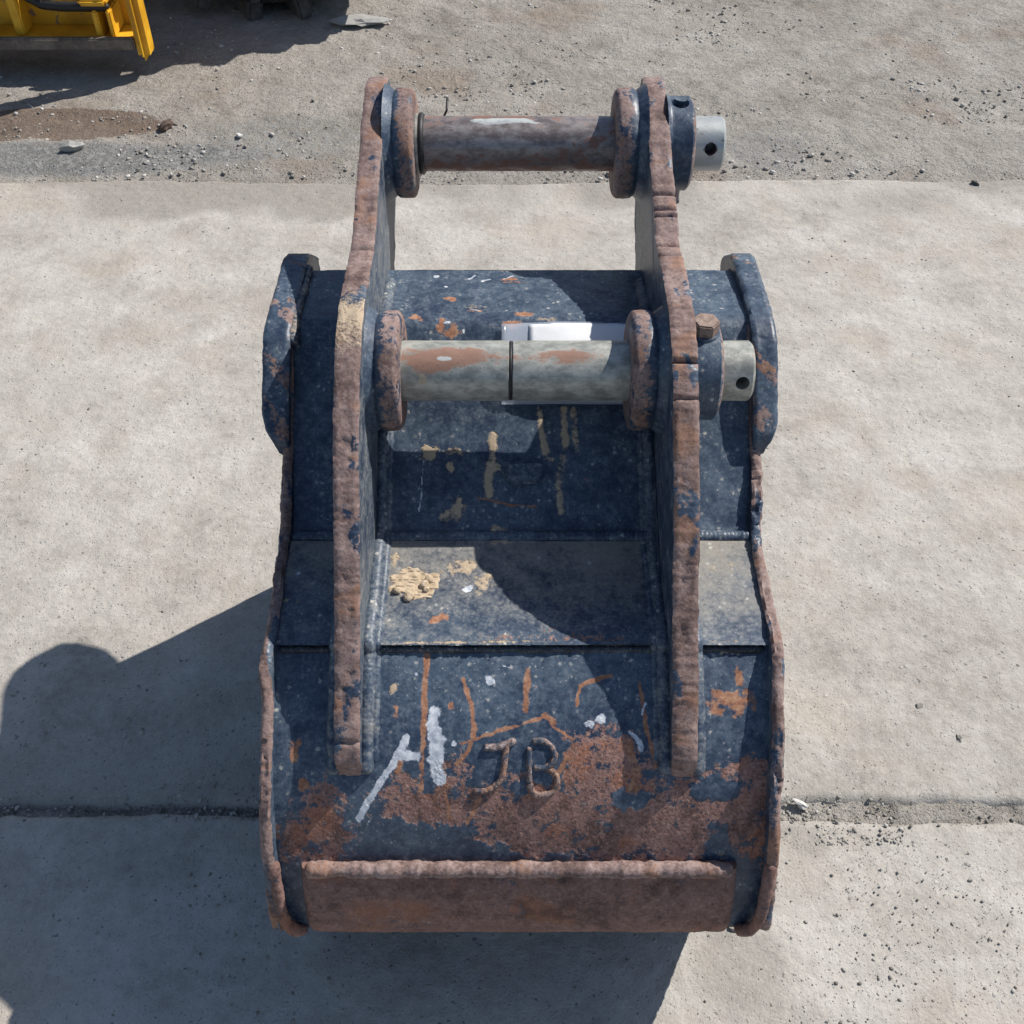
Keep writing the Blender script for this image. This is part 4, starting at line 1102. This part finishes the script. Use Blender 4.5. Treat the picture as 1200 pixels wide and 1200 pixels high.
box('rib', xr - 0.155, xr - 0.137, y0 + 0.01, y0 + 0.120, zb + 0.021, zb + 0.10, M_YELLOW, rust=0.2)
box('rib', xr - 0.112, xr - 0.100, y0 + 0.01, y0 + 0.120, zb + 0.021, zb + 0.10, M_YELLOW, rust=0.1)
box('clamp', xr - 0.185, xr - 0.10, y0 + 0.00, y0 + 0.05, zb + 0.115, zb + 0.137, M_YELLOW, rust=0.0, bev=0.008)
for a in (-0.172, -0.113):
    rod('clamp_bolt', (xr + a, y0 + 0.02, zb + 0.135), (xr + a, y0 + 0.02, zb + 0.152), 0.010, 12, M_YELLOW, mach)
tube('hose', [(xr - 0.10, y0 + 0.03, zb + 0.106), (xr - 0.24, y0 + 0.03, zb + 0.106), (xr - 0.30, y0 + 0.03, zb + 0.112), (xr - 0.345, y0 + 0.03, zb + 0.14), (xr - 0.355, y0 + 0.03, zb + 0.30)], 0.014, M_BLACK, mach, 12, 0.01, 0, 1, 0.0)
box('bracket', xr - 0.335, xr - 0.265, y0 + 0.05, y0 + 0.075, zb + 0.16, 0.42, M_YELLOW, rust=0.15)
for zz in (0.245, 0.33):
    for a in (-0.322, -0.282):
        rod('bracket_bolt', (xr + a, y0 + 0.04, zz), (xr + a, y0 + 0.052, zz), 0.009, 8, M_BOLT, mach)
box('knob', xr - 0.262, xr - 0.23, y0 + 0.04, y0 + 0.07, zb + 0.20, zb + 0.235, M_YELLOW, rust=0.0, bev=0.01)
rod('cross_tube', (xr - 2.2, y0 + 0.10, 0.255), (xr - 0.036, y0 + 0.10, 0.240), 0.024, 16, M_DARK, mach)
rod('lift_strut', (xr - 0.62, y0 + 0.0, 0.20), (xr - 0.20, y0 + 0.02, 0.43), 0.018, 16, M_DARK, mach)
box('inner_panel', xr - 2.2, xr - 0.30, y0 + 0.19, y0 + 0.21, 0.10, 0.50, M_YELLOW, rust=0.5)
box('top_rail', xr - 2.2, xr - 0.037, y0 + 0.02, y0 + 0.14, 0.55, 0.60, M_YELLOW, rust=0.1)
# wheel seen from its side
wc = Vector((G(312, 24).x, G(312, 24).y + 0.20, 0.50))
wheel = bpy.data.objects.new('wheel', None); col.objects.link(wheel); wheel.parent = mach
R = 0.46
pr = [(-0.19, 0.22), (-0.205, 0.28), (-0.205, 0.36), (-0.185, 0.43), (-0.16, R), (0.16, R), (0.185, 0.43), (0.205, 0.36), (0.205, 0.28), (0.19, 0.22)]
lathe('tyre', pr, wc, M_TYRE, wheel, 72, axis='Y', sharp=False)
lathe('rim', [(-0.16, 0.0), (-0.14, 0.08), (-0.06, 0.12), (-0.09, 0.19), (-0.19, 0.225), (-0.20, 0.22)], wc, M_YELLOW, wheel, 48, axis='Y')
lug_me = None
for i in range(36):
    side = -1 if i % 2 else 1
    a = 2 * math.pi * i / 36
    if lug_me is None:
        lo = box('tread_lug', -0.026, 0.026, -0.115, 0.115, -0.03, 0.045, M_TYRE, wheel, 0.010)
        lug_me = lo.data
    else:
        lo = bpy.data.objects.new('tread_lug', lug_me); col.objects.link(lo); lo.parent = wheel
    rad = R + 0.006
    lo.location = (wc.x + math.sin(a) * rad, wc.y + side * 0.098, wc.z + math.cos(a) * rad)
    lo.rotation_euler = (Matrix.Rotation(a, 3, 'Y') @ Matrix.Rotation(side * math.radians(28), 3, 'Z')).to_euler()
# chassis that shades the ground round the wheel
box('chassis', wc.x - 2.4, wc.x + 0.30, wc.y + 0.45, wc.y + 1.7, 0.45, 1.0, M_DARK, bev=0.02)
box('engine_cover', wc.x - 2.4, wc.x + 0.10, wc.y + 0.75, wc.y + 1.6, 1.001, 1.5, M_YELLOW, bev=0.05, rust=0.0)
box('side_arm', wc.x - 2.3, wc.x - 0.05, wc.y - 0.02, wc.y + 0.22, 0.56, 0.66, M_YELLOW, bev=0.01, rust=0.1)
adopt(mach)
bpy.context.view_layer.update()
for ch in wheel.children: ch.matrix_parent_inverse = Matrix.Identity(4)
wheel.matrix_parent_inverse = mach.matrix_world.inverted()
